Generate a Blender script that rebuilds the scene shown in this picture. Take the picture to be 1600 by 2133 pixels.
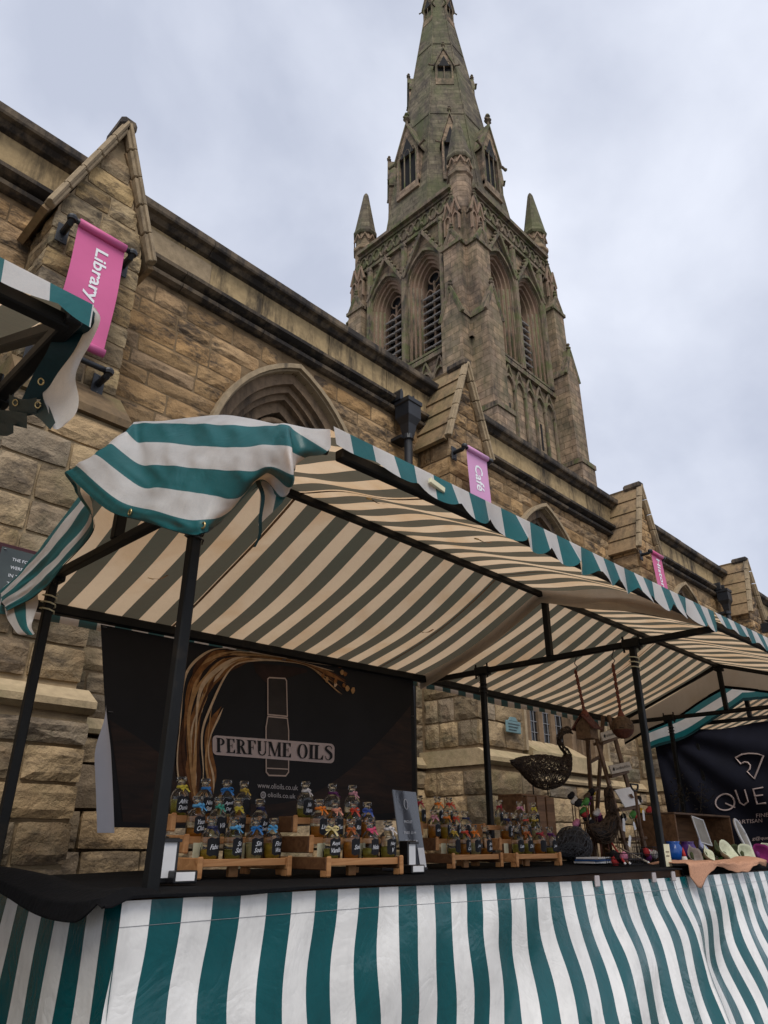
import bpy, math, random
from mathutils import Vector, Matrix, noise
random.seed(7)
for o in list(bpy.data.objects): bpy.data.objects.remove(o)
scene = bpy.context.scene
COL = scene.collection
EYE = 1.05                      # eye height above the paving; the scene is laid out from the eye and lifted at the end
# ------------------------------------------------------------------ camera
F_PX, CX, CY = 1484.0, 800.0, 1066.5
PITCH, AZ, ROLL = math.radians(24.8), math.radians(44.4), math.radians(0.27)
FW = Vector((math.cos(AZ)*math.cos(PITCH), math.sin(AZ)*math.cos(PITCH), math.sin(PITCH)))
RT = Vector((math.sin(AZ), -math.cos(AZ), 0.0))
UP = RT.cross(FW)
RT2 = RT*math.cos(ROLL)+UP*math.sin(ROLL)
UP2 = UP*math.cos(ROLL)-RT*math.sin(ROLL)
cam_d = bpy.data.cameras.new('camera'); cam = bpy.data.objects.new('camera', cam_d); COL.objects.link(cam)
cam_d.sensor_fit = 'HORIZONTAL'; cam_d.sensor_width = 36.0; cam_d.lens = F_PX/1600.0*36.0
cam_d.clip_start = 0.05; cam_d.clip_end = 2000
M3 = Matrix((RT2, UP2, -FW)).transposed()
cam.matrix_world = Matrix.Translation((0, 0, EYE)) @ M3.to_4x4()
scene.camera = cam
scene.render.resolution_x, scene.render.resolution_y = 768, 1024
def ray(x, y):
    return FW + RT2*((x-CX)/F_PX) + UP2*(-(y-CY)/F_PX)
def aty(x, y, Y): r = ray(x, y); return r*(Y/r.y)
def atx(x, y, X): r = ray(x, y); return r*(X/r.x)
def proj(p):
    p = Vector(p); c = p.dot(FW)
    if c < 0.05: return (-9999, -9999)
    return (CX+F_PX*p.dot(RT2)/c, CY-F_PX*p.dot(UP2)/c)
# ------------------------------------------------------------------ sky, sun, exposure
w = bpy.data.worlds.new('World'); scene.world = w; w.use_nodes = True
nt = w.node_tree; nt.nodes.clear()
SUN_EL, SUN_AZ = math.radians(52), math.radians(233)     # direction to the sun, angle from +X
def N(nt, t, **k):
    n = nt.nodes.new(t)
    for a, b in k.items():
        if a.startswith('i_'): n.inputs[a[2:].replace('_', ' ')].default_value = b
        else: setattr(n, a, b)
    return n
L = lambda nt, a, b: nt.links.new(a, b)
sky = N(nt, 'ShaderNodeTexSky', sky_type='NISHITA', sun_disc=False, sun_elevation=SUN_EL, sun_rotation=math.pi/2-SUN_AZ)
tc = N(nt, 'ShaderNodeTexCoord')
mp = N(nt, 'ShaderNodeMapping'); mp.inputs['Scale'].default_value = (1, 1, 1.25); mp.inputs['Location'].default_value = (.35, .1, .2)
L(nt, tc.outputs['Generated'], mp.inputs['Vector'])
n1 = N(nt, 'ShaderNodeTexNoise', i_Scale=2.3, i_Detail=6, i_Roughness=.52, i_Distortion=.15)
L(nt, mp.outputs[0], n1.inputs['Vector'])
cr = N(nt, 'ShaderNodeValToRGB'); e = cr.color_ramp.elements
e[0].position, e[0].color = .34, (3.55, 3.82, 4.6, 1)
e[1].position, e[1].color = .63, (5.4, 5.65, 6.35, 1)
L(nt, n1.outputs['Fac'], cr.inputs['Fac'])
mx = N(nt, 'ShaderNodeMix', data_type='RGBA'); mx.inputs['Factor'].default_value = .93
L(nt, sky.outputs[0], mx.inputs['A']); L(nt, cr.outputs[0], mx.inputs['B'])
bg = N(nt, 'ShaderNodeBackground', i_Strength=.1); L(nt, mx.outputs['Result'], bg.inputs['Color'])
out = N(nt, 'ShaderNodeOutputWorld'); L(nt, bg.outputs[0], out.inputs['Surface'])
sd = bpy.data.lights.new('sun', 'SUN'); sd.energy = 1.5; sd.angle = math.radians(28); sd.color = (1, .95, .87)
sun = bpy.data.objects.new('sun', sd); COL.objects.link(sun); sun.location = (0, 0, 30)
sv = Vector((math.cos(SUN_AZ)*math.cos(SUN_EL), math.sin(SUN_AZ)*math.cos(SUN_EL), math.sin(SUN_EL)))
sun.rotation_euler = sv.to_track_quat('Z', 'Y').to_euler()
scene.view_settings.view_transform = 'Standard'; scene.view_settings.look = 'None'
scene.view_settings.gamma = 1; scene.view_settings.exposure = 0.72
scene.view_settings.use_curve_mapping = False
# ------------------------------------------------------------------ lettering (evaluated while the scene is still empty)
TXT = {}
def text_geo(body, shear=0.0, bold=0.0):
    k = (body, shear, bold)
    if k in TXT: return TXT[k]
    cu = bpy.data.curves.new('lettering', 'FONT'); cu.body = body; cu.size = 1; cu.resolution_u = 2
    cu.shear = shear; cu.offset = bold; cu.fill_mode = 'FRONT'
    ob = bpy.data.objects.new('lettering', cu); COL.objects.link(ob)
    dg = bpy.context.evaluated_depsgraph_get(); dg.update()
    me = bpy.data.meshes.new_from_object(ob.evaluated_get(dg))
    vs = [tuple(v.co) for v in me.vertices]; fs = [tuple(p.vertices) for p in me.polygons]
    bpy.data.objects.remove(ob); bpy.data.curves.remove(cu); bpy.data.meshes.remove(me)
    xs = [v[0] for v in vs] or [0]; ys = [v[1] for v in vs] or [0]
    TXT[k] = (vs, fs, min(xs), max(xs), min(ys), max(ys)); return TXT[k]
# ------------------------------------------------------------------ mesh builder
class MB:
    def __init__(s): s.v = []; s.f = []; s.mi = []; s.uv = []; s.r = []; s.mat = 0; s.rnd = 0.0
    def add(s, vs, fs, uvs=None):
        b = len(s.v); s.v += [tuple(v) for v in vs]
        for k, f in enumerate(fs):
            s.f.append(tuple(b+i for i in f)); s.mi.append(s.mat); s.r.append(s.rnd)
            s.uv.append(uvs[k] if uvs else None)
        return b
    def box(s, x0, x1, y0, y1, z0, z1, m=None):
        vs = [(x0,y0,z0),(x1,y0,z0),(x1,y1,z0),(x0,y1,z0),(x0,y0,z1),(x1,y0,z1),(x1,y1,z1),(x0,y1,z1)]
        if m is not None: vs = [m @ Vector(v) for v in vs]
        s.add(vs, [(0,3,2,1),(4,5,6,7),(0,1,5,4),(1,2,6,5),(2,3,7,6),(3,0,4,7)]); return s
    def bbox(s, x0, x1, y0, y1, z0, z1, b=.004, m=None):           # box with chamfered edges
        o = []; idx = {}
        for i, x in enumerate((x0, x1)):
            for j, y in enumerate((y0, y1)):
                for k, z in enumerate((z0, z1)):
                    sx, sy, sz = (1-2*i), (1-2*j), (1-2*k)
                    for a, p in enumerate(((x, y+sy*b, z+sz*b), (x+sx*b, y, z+sz*b), (x+sx*b, y+sy*b, z))):
                        idx[(i, j, k, a)] = len(o); o.append(p)
        F = []; I = idx
        for i in (0, 1):
            F.append([I[i,0,0,0], I[i,1,0,0], I[i,1,1,0], I[i,0,1,0]]); F.append([I[0,i,0,1], I[1,i,0,1], I[1,i,1,1], I[0,i,1,1]]); F.append([I[0,0,i,2], I[1,0,i,2], I[1,1,i,2], I[0,1,i,2]])
            for j in (0, 1):
                F.append([I[i,j,0,0], I[i,j,1,0], I[i,j,1,1], I[i,j,0,1]]); F.append([I[i,0,j,0], I[i,1,j,0], I[i,1,j,2], I[i,0,j,2]]); F.append([I[0,i,j,1], I[1,i,j,1], I[1,i,j,2], I[0,i,j,2]])
                for k in (0, 1): F.append([I[i,j,k,0], I[i,j,k,1], I[i,j,k,2]])
        c = Vector(((x0+x1)/2, (y0+y1)/2, (z0+z1)/2)); G = []
        for f in F:
            ps = [Vector(o[q]) for q in f]; n = (ps[1]-ps[0]).cross(ps[2]-ps[0])
            G.append(f if n.dot(sum(ps, Vector())/len(ps)-c) > 0 else f[::-1])
        if m is not None: o = [m @ Vector(v) for v in o]
        s.add(o, G); return s
    def bar(s, p, q, w, h=None, up=(0, 0, 1)):                     # square bar between two points
        p = Vector(p); q = Vector(q); d = (q-p); l = d.length; d.normalize(); h = h or w
        u = Vector(up)
        if abs(d.dot(u)) > .98: u = Vector((1, 0, 0))
        a = d.cross(u).normalized(); b = a.cross(d)
        m = Matrix((d, a, b)).transposed().to_4x4(); m.translation = p
        s.bbox(0, l, -w/2, w/2, -h/2, h/2, min(w, h)*.12, m); return s
    def tube(s, pts, r, n=8, cap=True):                            # r: number or one per point
        pts = [Vector(p) for p in pts]; rs = r if isinstance(r, (list, tuple)) else [r]*len(pts)
        vs = []; pa = None
        for i, p in enumerate(pts):
            d = (pts[min(i+1, len(pts)-1)]-pts[max(i-1, 0)])
            d = d.normalized() if d.length > 1e-9 else Vector((0, 0, 1))
            if pa is None: a = d.orthogonal().normalized()
            else:
                a = pa-d*pa.dot(d); a = a.normalized() if a.length > 1e-6 else d.orthogonal().normalized()
            pa = a; b = d.cross(a)
            for k in range(n):
                t = 2*math.pi*k/n; vs.append(p+(a*math.cos(t)+b*math.sin(t))*rs[i])
        fs = [(i*n+k, i*n+(k+1) % n, (i+1)*n+(k+1) % n, (i+1)*n+k) for i in range(len(pts)-1) for k in range(n)]
        if cap: fs += [tuple(range(n))[::-1], tuple((len(pts)-1)*n+k for k in range(n))]
        s.add(vs, fs); return s
    def lathe(s, prof, c=(0, 0, 0), n=12, rot=0.0):                # prof: (radius, z)
        vs = []
        for r, z in prof:
            for k in range(n):
                t = 2*math.pi*k/n+rot; vs.append((c[0]+r*math.cos(t), c[1]+r*math.sin(t), c[2]+z))
        fs = [(i*n+k, i*n+(k+1) % n, (i+1)*n+(k+1) % n, (i+1)*n+k) for i in range(len(prof)-1) for k in range(n)]
        if prof[0][0] > 1e-6: fs.append(tuple(range(n))[::-1])
        if prof[-1][0] > 1e-6: fs.append(tuple((len(prof)-1)*n+k for k in range(n)))
        s.add(vs, fs); return s
    def prism(s, poly, d, m=None):                                 # polygon of 3-D points swept by d
        p = [Vector(q) for q in poly]; d = Vector(d); n = len(p)
        nn = Vector()
        for i in range(n): nn += p[i].cross(p[(i+1) % n])
        if nn.dot(d) > 0: p = p[::-1]
        vs = p+[q+d for q in p]
        if m is not None: vs = [m @ v for v in vs]
        s.add(vs, [tuple(range(n)), tuple(range(2*n-1, n-1, -1))]+[(i, i+n, (i+1) % n+n, (i+1) % n) for i in range(n)]); return s
    def grid(s, fn, nu, nv, uv=None, flip=False):
        vs = [fn(i/nu, j/nv) for j in range(nv+1) for i in range(nu+1)]; fs = []; us = []
        for j in range(nv):
            for i in range(nu):
                q = [(i, j), (i+1, j), (i+1, j+1), (i, j+1)]
                if flip: q = q[::-1]
                fs.append(tuple(b*(nu+1)+a for a, b in q))
                if uv: us.append([uv(a/nu, b/nv) for a, b in q])
        s.add(vs, fs, us if uv else None); return s
    def mesh(s, name, smooth=False):
        me = bpy.data.meshes.new(name); me.from_pydata(s.v, [], s.f)
        me.polygons.foreach_set('material_index', s.mi)
        if smooth: me.polygons.foreach_set('use_smooth', [True]*len(s.f))
        if any(u is not None for u in s.uv):
            ul = me.uv_layers.new(name='UVMap'); k = 0
            for u, f in zip(s.uv, s.f):
                for i in range(len(f)):
                    ul.data[k].uv = u[i] if u else (0, 0); k += 1
        if any(s.r):
            a = me.attributes.new('rnd', 'FLOAT', 'FACE'); a.data.foreach_set('value', s.r)
        me.update(); return me
def world_of(o):
    return (world_of(o.parent) @ o.matrix_parent_inverse if o.parent else Matrix()) @ o.matrix_basis
def put(name, data, mats=None, parent=None, smooth=False, world=True):
    """Link one mesh object; geometry given in world space unless world=False (then local to the parent)."""
    me = data.mesh(name, smooth) if isinstance(data, MB) else data
    if mats is not None and not me.materials:
        for m in (mats if isinstance(mats, (list, tuple)) else [mats]): me.materials.append(m)
    o = bpy.data.objects.new(name, me); COL.objects.link(o)
    if parent is not None:
        o.parent = parent
        if world: o.matrix_parent_inverse = world_of(parent).inverted()
    return o
def thing(name, label, cat, loc=(0, 0, 0), group=None, rz=0.0):
    o = bpy.data.objects.new(name, None); COL.objects.link(o); o.location = loc; o.rotation_euler = (0, 0, rz)
    o.empty_display_size = .1
    return tag(o, label, cat, group)
def tag(o, label, cat, group=None, kind=None):
    if label: o['label'] = label
    if cat: o['category'] = cat
    if group: o['group'] = group
    if kind: o['kind'] = kind
    return o
def lerp(a, b, t): return a+(b-a)*t
def sstep(a, b, x):
    t = max(0, min(1, (x-a)/(b-a))); return t*t*(3-2*t)
def cat(ps, t):                                                    # Catmull-Rom through a list of vectors, t in 0..1
    n = len(ps)-1; x = min(max(t, 0), 1)*n; i = min(int(x), n-1); f = x-i
    p1, p2 = ps[i], ps[i+1]; p0 = ps[i-1] if i > 0 else p1*2-p2; p3 = ps[i+2] if i+2 <= n else p2*2-p1
    return .5*((2*p1)+(p2-p0)*f+(2*p0-5*p1+4*p2-p3)*f*f+(3*p1-p0-3*p2+p3)*f**3)
# ------------------------------------------------------------------ materials
def newmat(name):
    m = bpy.data.materials.new(name); m.use_nodes = True; nt = m.node_tree; nt.nodes.clear()
    o = N(nt, 'ShaderNodeOutputMaterial'); return m, nt, o
def ramp(nt, src, stops, interp='LINEAR'):
    c = N(nt, 'ShaderNodeValToRGB'); c.color_ramp.interpolation = interp; el = c.color_ramp.elements
    while len(el) < len(stops): el.new(.5)
    for i, (p, col) in enumerate(stops):
        el[i].position = p; el[i].color = (*col, 1) if not isinstance(col, (int, float)) else (col, col, col, 1)
    L(nt, src, c.inputs['Fac']); return c.outputs['Color']
def mixc(nt, f, a, b, mode='MIX'):
    m = N(nt, 'ShaderNodeMix', data_type='RGBA', blend_type=mode)
    for k, v in (('Factor', f), ('A', a), ('B', b)):
        if isinstance(v, (int, float)): m.inputs[k].default_value = v if k == 'Factor' else (v, v, v, 1)
        elif isinstance(v, tuple): m.inputs[k].default_value = (*v, 1)
        else: L(nt, v, m.inputs[k])
    return m.outputs['Result']
def mth(nt, op, a, b=0.0, c=None):
    m = N(nt, 'ShaderNodeMath', operation=op)
    for i, v in enumerate((a, b) if c is None else (a, b, c)):
        if isinstance(v, (int, float)): m.inputs[i].default_value = v
        else: L(nt, v, m.inputs[i])
    return m.outputs[0]
def noisef(nt, vec, scale, detail=6, rough=.55, dist=0.0, stretch=None):
    if stretch:
        mp = N(nt, 'ShaderNodeMapping'); mp.inputs['Scale'].default_value = stretch; L(nt, vec, mp.inputs['Vector']); vec = mp.outputs[0]
    n = N(nt, 'ShaderNodeTexNoise', i_Scale=scale, i_Detail=detail, i_Roughness=rough, i_Distortion=dist)
    L(nt, vec, n.inputs['Vector']); return n.outputs['Fac']
def pos(nt): return N(nt, 'ShaderNodeNewGeometry').outputs['Position']
def finish(nt, o, col, rough=.8, bump=None, bs=.3, bd=.01, spec=.3, metal=0.0):
    p = N(nt, 'ShaderNodeBsdfPrincipled')
    for k, v in (('Base Color', col), ('Roughness', rough)):
        if isinstance(v, tuple): p.inputs[k].default_value = (*v, 1)
        elif isinstance(v, (int, float)): p.inputs[k].default_value = v
        else: L(nt, v, p.inputs[k])
    p.inputs['Specular IOR Level'].default_value = spec; p.inputs['Metallic'].default_value = metal
    if bump is not None:
        b = N(nt, 'ShaderNodeBump', i_Strength=bs, i_Distance=bd); L(nt, bump, b.inputs['Height']); L(nt, b.outputs[0], p.inputs['Normal'])
    L(nt, p.outputs[0], o.inputs['Surface']); return p
def plain(name, col, rough=.6, var=.25, scale=30, spec=.3, bs=.15, bd=.003, metal=0.0, spots=None):
    m, nt, o = newmat(name); P = N(nt, 'ShaderNodeTexCoord').outputs['Object']
    a = noisef(nt, P, scale, 5); c = mixc(nt, 1.0, col, ramp(nt, a, [(.25, 1-var), (.75, 1+var)]), 'MULTIPLY')
    if spots: c = mixc(nt, ramp(nt, noisef(nt, P, spots[1], 6), [(.55, 0.0), (.7, spots[2])]), c, spots[0])
    finish(nt, o, c, rough, noisef(nt, P, scale*3, 4), bs, bd, spec, metal); return m
def stone_mat(name, cols, soot=.88, moss=.0, soot_scale=.9, soot_lo=.5, bscale=9, bs=.9, bd=.03):
    m, nt, o = newmat(name); P = pos(nt)
    r = N(nt, 'ShaderNodeObjectInfo').outputs['Random']; a = N(nt, 'ShaderNodeAttribute', attribute_name='rnd').outputs['Fac']
    rr = mth(nt, 'FRACT', mth(nt, 'ADD', r, a))
    c = ramp(nt, rr, [(i/(len(cols)-1), x) for i, x in enumerate(cols)])
    k = mth(nt, 'MULTIPLY', mth(nt, 'SINE', mth(nt, 'MULTIPLY', rr, 91.0)), .16)
    c = mixc(nt, 1.0, c, ramp(nt, mth(nt, 'ADD', k, .5), [(.3, .72), (.7, 1.25)]), 'MULTIPLY')
    blot = noisef(nt, P, 5.5, 8, .62, .4)
    c = mixc(nt, 1.0, c, ramp(nt, blot, [(.28, .62), (.5, .98), (.74, 1.28)]), 'MULTIPLY')
    c = mixc(nt, ramp(nt, noisef(nt, P, 3.1, 5, .6), [(.5, 0.0), (.70, .28)]), c, (.28, .155, .065))
    s1 = noisef(nt, P, soot_scale, 10, .68, .6, (1.0, 1.0, 1.5))
    s2 = noisef(nt, P, 6.0, 9, .72, .3, (1, 1, 2.4))
    sf = mth(nt, 'ADD', mth(nt, 'MULTIPLY', s1, .55), mth(nt, 'MULTIPLY', s2, .45))
    c = mixc(nt, ramp(nt, sf, [(soot_lo-.02, 0.0), (soot_lo+.07, soot)]), c, (.045, .036, .030))
    if moss:
        c = mixc(nt, ramp(nt, noisef(nt, P, 1.5, 9, .7), [(.5, 0.0), (.66, moss)]), c, (.105, .115, .045))
    h = mth(nt, 'ADD', noisef(nt, P, bscale, 9, .6, .5), mth(nt, 'MULTIPLY', noisef(nt, P, bscale*7, 5, .6), .3))
    finish(nt, o, c, .88, h, bs, bd, .2); return m
WARM = [(.42, .27, .13), (.31, .195, .095), (.37, .24, .12), (.27, .185, .11), (.40, .265, .14), (.34, .205, .09), (.30, .205, .115), (.37, .26, .15)]
GREYS = [(.25, .195, .135), (.34, .245, .15), (.20, .165, .125), (.38, .27, .15), (.28, .21, .13), (.40, .275, .15)]
M = {}
M['stone'] = stone_mat('wall_sandstone', WARM)
M['stone_grey'] = stone_mat('weathered_sandstone', GREYS, soot=.7, moss=.35, soot_lo=.52)
def mortar(name, col):
    m, nt, o = newmat(name); P = pos(nt)
    c = mixc(nt, 1.0, col, ramp(nt, noisef(nt, P, 7, 8), [(.3, .6), (.7, 1.2)]), 'MULTIPLY')
    finish(nt, o, c, .95, noisef(nt, P, 60, 5), .5, .01, .1); return m
M['mortar'] = mortar('mortar_joint', (.20, .14, .082)); M['mortar_pale'] = mortar('pale_mortar_joint', (.36, .27, .165))
def ashlar(name, a, b, dark, amt, lo=.5, jointw=.9, moss=0.0):
    m, nt, o = newmat(name); P = pos(nt)
    c = mixc(nt, noisef(nt, P, 1.3, 8, .6), a, b)
    c = mixc(nt, 1.0, c, ramp(nt, noisef(nt, P, 14, 6), [(.3, .8), (.7, 1.15)]), 'MULTIPLY')
    st = mth(nt, 'ADD', mth(nt, 'MULTIPLY', noisef(nt, P, 2.2, 8, .65, .2, (1, 1, .35)), .6), mth(nt, 'MULTIPLY', noisef(nt, P, 9, 8, .7, 0, (1, 1, .16)), .4))
    c = mixc(nt, ramp(nt, st, [(lo, 0.0), (lo+.12, amt)]), c, dark)
    if moss: c = mixc(nt, ramp(nt, noisef(nt, P, 1.7, 9, .7), [(.46, 0.0), (.62, moss)]), c, (.095, .115, .04))
    finish(nt, o, c, .85, mth(nt, 'ADD', noisef(nt, P, 18, 8, .6), mth(nt, 'MULTIPLY', noisef(nt, P, 90, 4), .4)), .5, .012, .2); return m
M['ashlar'] = ashlar('parapet_ashlar', (.42, .31, .165), (.34, .245, .13), (.04, .033, .027), .9, .48)
M['moulding'] = ashlar('sooty_moulding', (.19, .14, .09), (.10, .08, .06), (.028, .025, .024), .95, .42)
M['coping'] = ashlar('gable_coping_stone', (.34, .26, .165), (.27, .205, .13), (.05, .042, .034), .8, .53)
M['reveal'] = ashlar('window_dressing', (.23, .16, .10), (.16, .11, .072), (.045, .036, .03), .85, .48)
M['sill'] = ashlar('sill_stone', (.44, .34, .21), (.36, .27, .16), (.07, .055, .04), .6, .56, moss=.3)
def tower_mat(name, a, b, moss, soot, course=.34, length=.8, bumpd=.03, kx=1.0, ky=1.0):
    m, nt, o = newmat(name); P = pos(nt)
    sp = N(nt, 'ShaderNodeSeparateXYZ'); L(nt, P, sp.inputs[0])
    u = mth(nt, 'ADD', mth(nt, 'MULTIPLY', sp.outputs[0], kx), mth(nt, 'MULTIPLY', sp.outputs[1], ky))
    cb = N(nt, 'ShaderNodeCombineXYZ'); L(nt, u, cb.inputs[0]); L(nt, sp.outputs[2], cb.inputs[1])
    br = N(nt, 'ShaderNodeTexBrick', i_Scale=1.0, i_Mortar_Size=.018, i_Mortar_Smooth=.2, i_Bias=0.0, i_Brick_Width=length, i_Row_Height=course)
    br.inputs['Color1'].default_value = (*a, 1); br.inputs['Color2'].default_value = (*b, 1); br.inputs['Mortar'].default_value = (a[0]*.45, a[1]*.45, a[2]*.45, 1)
    L(nt, cb.outputs[0], br.inputs['Vector'])
    c = mixc(nt, 1.0, br.outputs['Color'], ramp(nt, noisef(nt, P, 2.6, 8, .65), [(.3, .5), (.7, 1.5)]), 'MULTIPLY')
    s = mth(nt, 'ADD', mth(nt, 'MULTIPLY', noisef(nt, P, .35, 8, .65, .3), .5), mth(nt, 'MULTIPLY', noisef(nt, P, 2.0, 8, .7, 0, (1, 1, .35)), .5))
    c = mixc(nt, ramp(nt, s, [(.47, 0.0), (.6, soot)]), c, (.05, .043, .038))
    c = mixc(nt, ramp(nt, noisef(nt, P, .5, 9, .7, .2, (1, 1, .5)), [(.45, 0.0), (.62, moss)]), c, (.10, .115, .05))
    finish(nt, o, c, .88, mth(nt, 'ADD', mth(nt, 'MULTIPLY', br.outputs['Fac'], -.6), noisef(nt, P, 5, 8)), .6, bumpd, .15); return m
M['tower'] = tower_mat('tower_stone', (.32, .225, .15), (.20, .15, .11), .35, .85)
M['spire'] = tower_mat('spire_stone', (.165, .14, .095), (.11, .09, .066), .6, .8, .4, .9, .03, 1.0, -.6)
M['tower_trim'] = ashlar('tower_moulding', (.22, .165, .115), (.155, .12, .088), (.035, .032, .028), .9, .47, moss=.75)
M['tower_warm'] = ashlar('belfry_arch_stone', (.28, .185, .13), (.215, .15, .108), (.06, .048, .04), .7, .52, moss=.25)
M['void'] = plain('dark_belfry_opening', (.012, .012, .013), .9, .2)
M['louvre'] = ashlar('pale_slate_louvre', (.40, .38, .36), (.30, .285, .27), (.07, .065, .06), .6, .55)
M['iron'] = plain('black_painted_iron', (.009, .010, .013), .45, .3, 20, .5)
M['frame'] = plain('black_green_painted_steel', (.004, .0045, .005), .55, .35, 14, .25, spots=((.05, .035, .02), 9, .35))
M['rope'] = plain('twisted_red_cord', (.16, .05, .03), .9, .4, 120)
def tarp(name, shiny, white=(.80, .80, .79), teal=(.006, .185, .20), under_w=(.72, .525, .335), under_t=(.115, .090, .060), fac=.56, period=.195, phase=0.0, wet=.0):
    m, nt, o = newmat(name); P = pos(nt)
    uv = N(nt, 'ShaderNodeUVMap', uv_map='UVMap'); sp = N(nt, 'ShaderNodeSeparateXYZ'); L(nt, uv.outputs[0], sp.inputs[0])
    st = mth(nt, 'GREATER_THAN', mth(nt, 'FRACT', mth(nt, 'ADD', mth(nt, 'DIVIDE', sp.outputs[0], period), phase)), .5)
    dirt = mixc(nt, 1.0, ramp(nt, noisef(nt, P, 3, 8, .65), [(.3, .80), (.62, 1.04)]), ramp(nt, noisef(nt, P, 18, 6, .7, 0, (1, 1, .3)), [(.28, .86), (.5, 1.0)]), 'MULTIPLY')
    c = mixc(nt, 1.0, mixc(nt, st, white, teal), dirt, 'MULTIPLY')
    stain = ramp(nt, noisef(nt, P, 2.3, 8, .6, .5), [(.47, 0.0), (.68, .75)])
    tl = mixc(nt, st, mixc(nt, stain, under_w, (under_w[0]*.8, under_w[1]*.66, under_w[2]*.48)), under_t)
    tl = mixc(nt, 1.0, tl, ramp(nt, noisef(nt, P, 260, 2), [(.3, .9), (.7, 1.08)]), 'MULTIPLY')
    cr_ = mth(nt, 'ABSOLUTE', mth(nt, 'SUBTRACT', noisef(nt, P, 6.5, 3, .55, 1.2), .5))
    h = mth(nt, 'ADD', mth(nt, 'ADD', noisef(nt, P, 4, 4, .5), mth(nt, 'MULTIPLY', noisef(nt, P, 500, 2), .02)), mth(nt, 'MULTIPLY', cr_, .9))
    b = N(nt, 'ShaderNodeBump', i_Strength=.32, i_Distance=.02); L(nt, h, b.inputs['Height'])
    pb = N(nt, 'ShaderNodeBsdfPrincipled'); L(nt, c, pb.inputs['Base Color']); L(nt, b.outputs[0], pb.inputs['Normal'])
    L(nt, ramp(nt, noisef(nt, P, 5, 6), [(.3, shiny*.8), (.7, shiny*1.25)]), pb.inputs['Roughness']); pb.inputs['Specular IOR Level'].default_value = .5
    if fac > 0:
        tr = N(nt, 'ShaderNodeBsdfTranslucent'); L(nt, tl, tr.inputs['Color'])
        mxs = N(nt, 'ShaderNodeMixShader'); mxs.inputs[0].default_value = fac
        L(nt, pb.outputs[0], mxs.inputs[1]); L(nt, tr.outputs[0], mxs.inputs[2]); L(nt, mxs.outputs[0], o.inputs['Surface'])
    else: L(nt, pb.outputs[0], o.inputs['Surface'])
    return m
M['canopy'] = tarp('striped_canvas', .42)
M['lining'] = tarp('plain_tan_canvas', .5, period=100.0, white=(.60, .55, .48), under_w=(.50, .36, .235))
M['skirt'] = tarp('striped_pvc_skirt', .20, fac=.06, white=(.74, .73, .71), teal=(.0, .075, .085), period=.18)
M['strap'] = plain('dark_teal_webbing', (.002, .022, .025), .5, .2, 60)
M['tan'] = plain('tan_leather_strap', (.26, .15, .075), .7, .3, 40)
M['brass'] = plain('brass_eyelet', (.55, .42, .2), .35, .2, 30, metal=1.0)
M['blackcloth'] = plain('black_table_cloth', (.0035, .0036, .0046), .97, .3, 18, .15, .5, .01)
M['wood'] = None
def wood_mat(name, a, b, sc=18, rough=.55):
    m, nt, o = newmat(name); P = N(nt, 'ShaderNodeTexCoord').outputs['Object']
    g = noisef(nt, P, sc, 6, .6, 1.5, (.18, 1.6, 1.6)); c = ramp(nt, g, [(.32, a), (.5, tuple((x+y)/2 for x, y in zip(a, b))), (.68, b)])
    finish(nt, o, c, rough, g, .25, .003, .3); return m
M['wood'] = wood_mat('pine_board', (.34, .145, .05), (.56, .29, .12)); M['wood_dark'] = wood_mat('dark_stained_pine', (.055, .024, .011), (.12, .055, .024)); M['wood_crate'] = wood_mat('brown_crate_board', (.11, .055, .026), (.25, .13, .062), 12)
M['wood_ladder'] = wood_mat('old_ladder_wood', (.075, .042, .024), (.17, .10, .06), 14)
def glass(name, col, rough=.02):
    m, nt, o = newmat(name); p = N(nt, 'ShaderNodeBsdfPrincipled'); p.inputs['Base Color'].default_value = (*col, 1); p.inputs['Roughness'].default_value = rough
    p.inputs['Transmission Weight'].default_value = 1.0; p.inputs['IOR'].default_value = 1.3
    L(nt, p.outputs[0], o.inputs['Surface']); return m
M['glass'] = glass('clear_bottle_glass', (.96, .98, .97))
def oil(name, c): 
    m, nt, o = newmat(name); p = N(nt, 'ShaderNodeBsdfPrincipled'); p.inputs['Base Color'].default_value = (*c, 1); p.inputs['Roughness'].default_value = .08
    p.inputs['Transmission Weight'].default_value = .55; p.inputs['IOR'].default_value = 1.2; L(nt, p.outputs[0], o.inputs['Surface']); return m
OILS = [oil('golden_oil', (.62, .42, .06)), oil('amber_oil', (.60, .24, .04)), oil('pale_oil', (.72, .62, .30)), oil('olive_oil', (.40, .36, .07))]
M['chalk'] = plain('black_chalk_label', (.008, .008, .010), .7, .3, 60); M['white_ink'] = plain('white_lettering', (.72, .72, .74), .6, .1, 50)
M['card'] = plain('white_card', (.74, .73, .72), .6, .06, 20); M['plastic'] = plain('black_plastic', (.008, .008, .009), .3, .2, 20, .5)
M['cream_card'] = plain('cream_card', (.62, .58, .40), .6, .12, 25)
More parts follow.
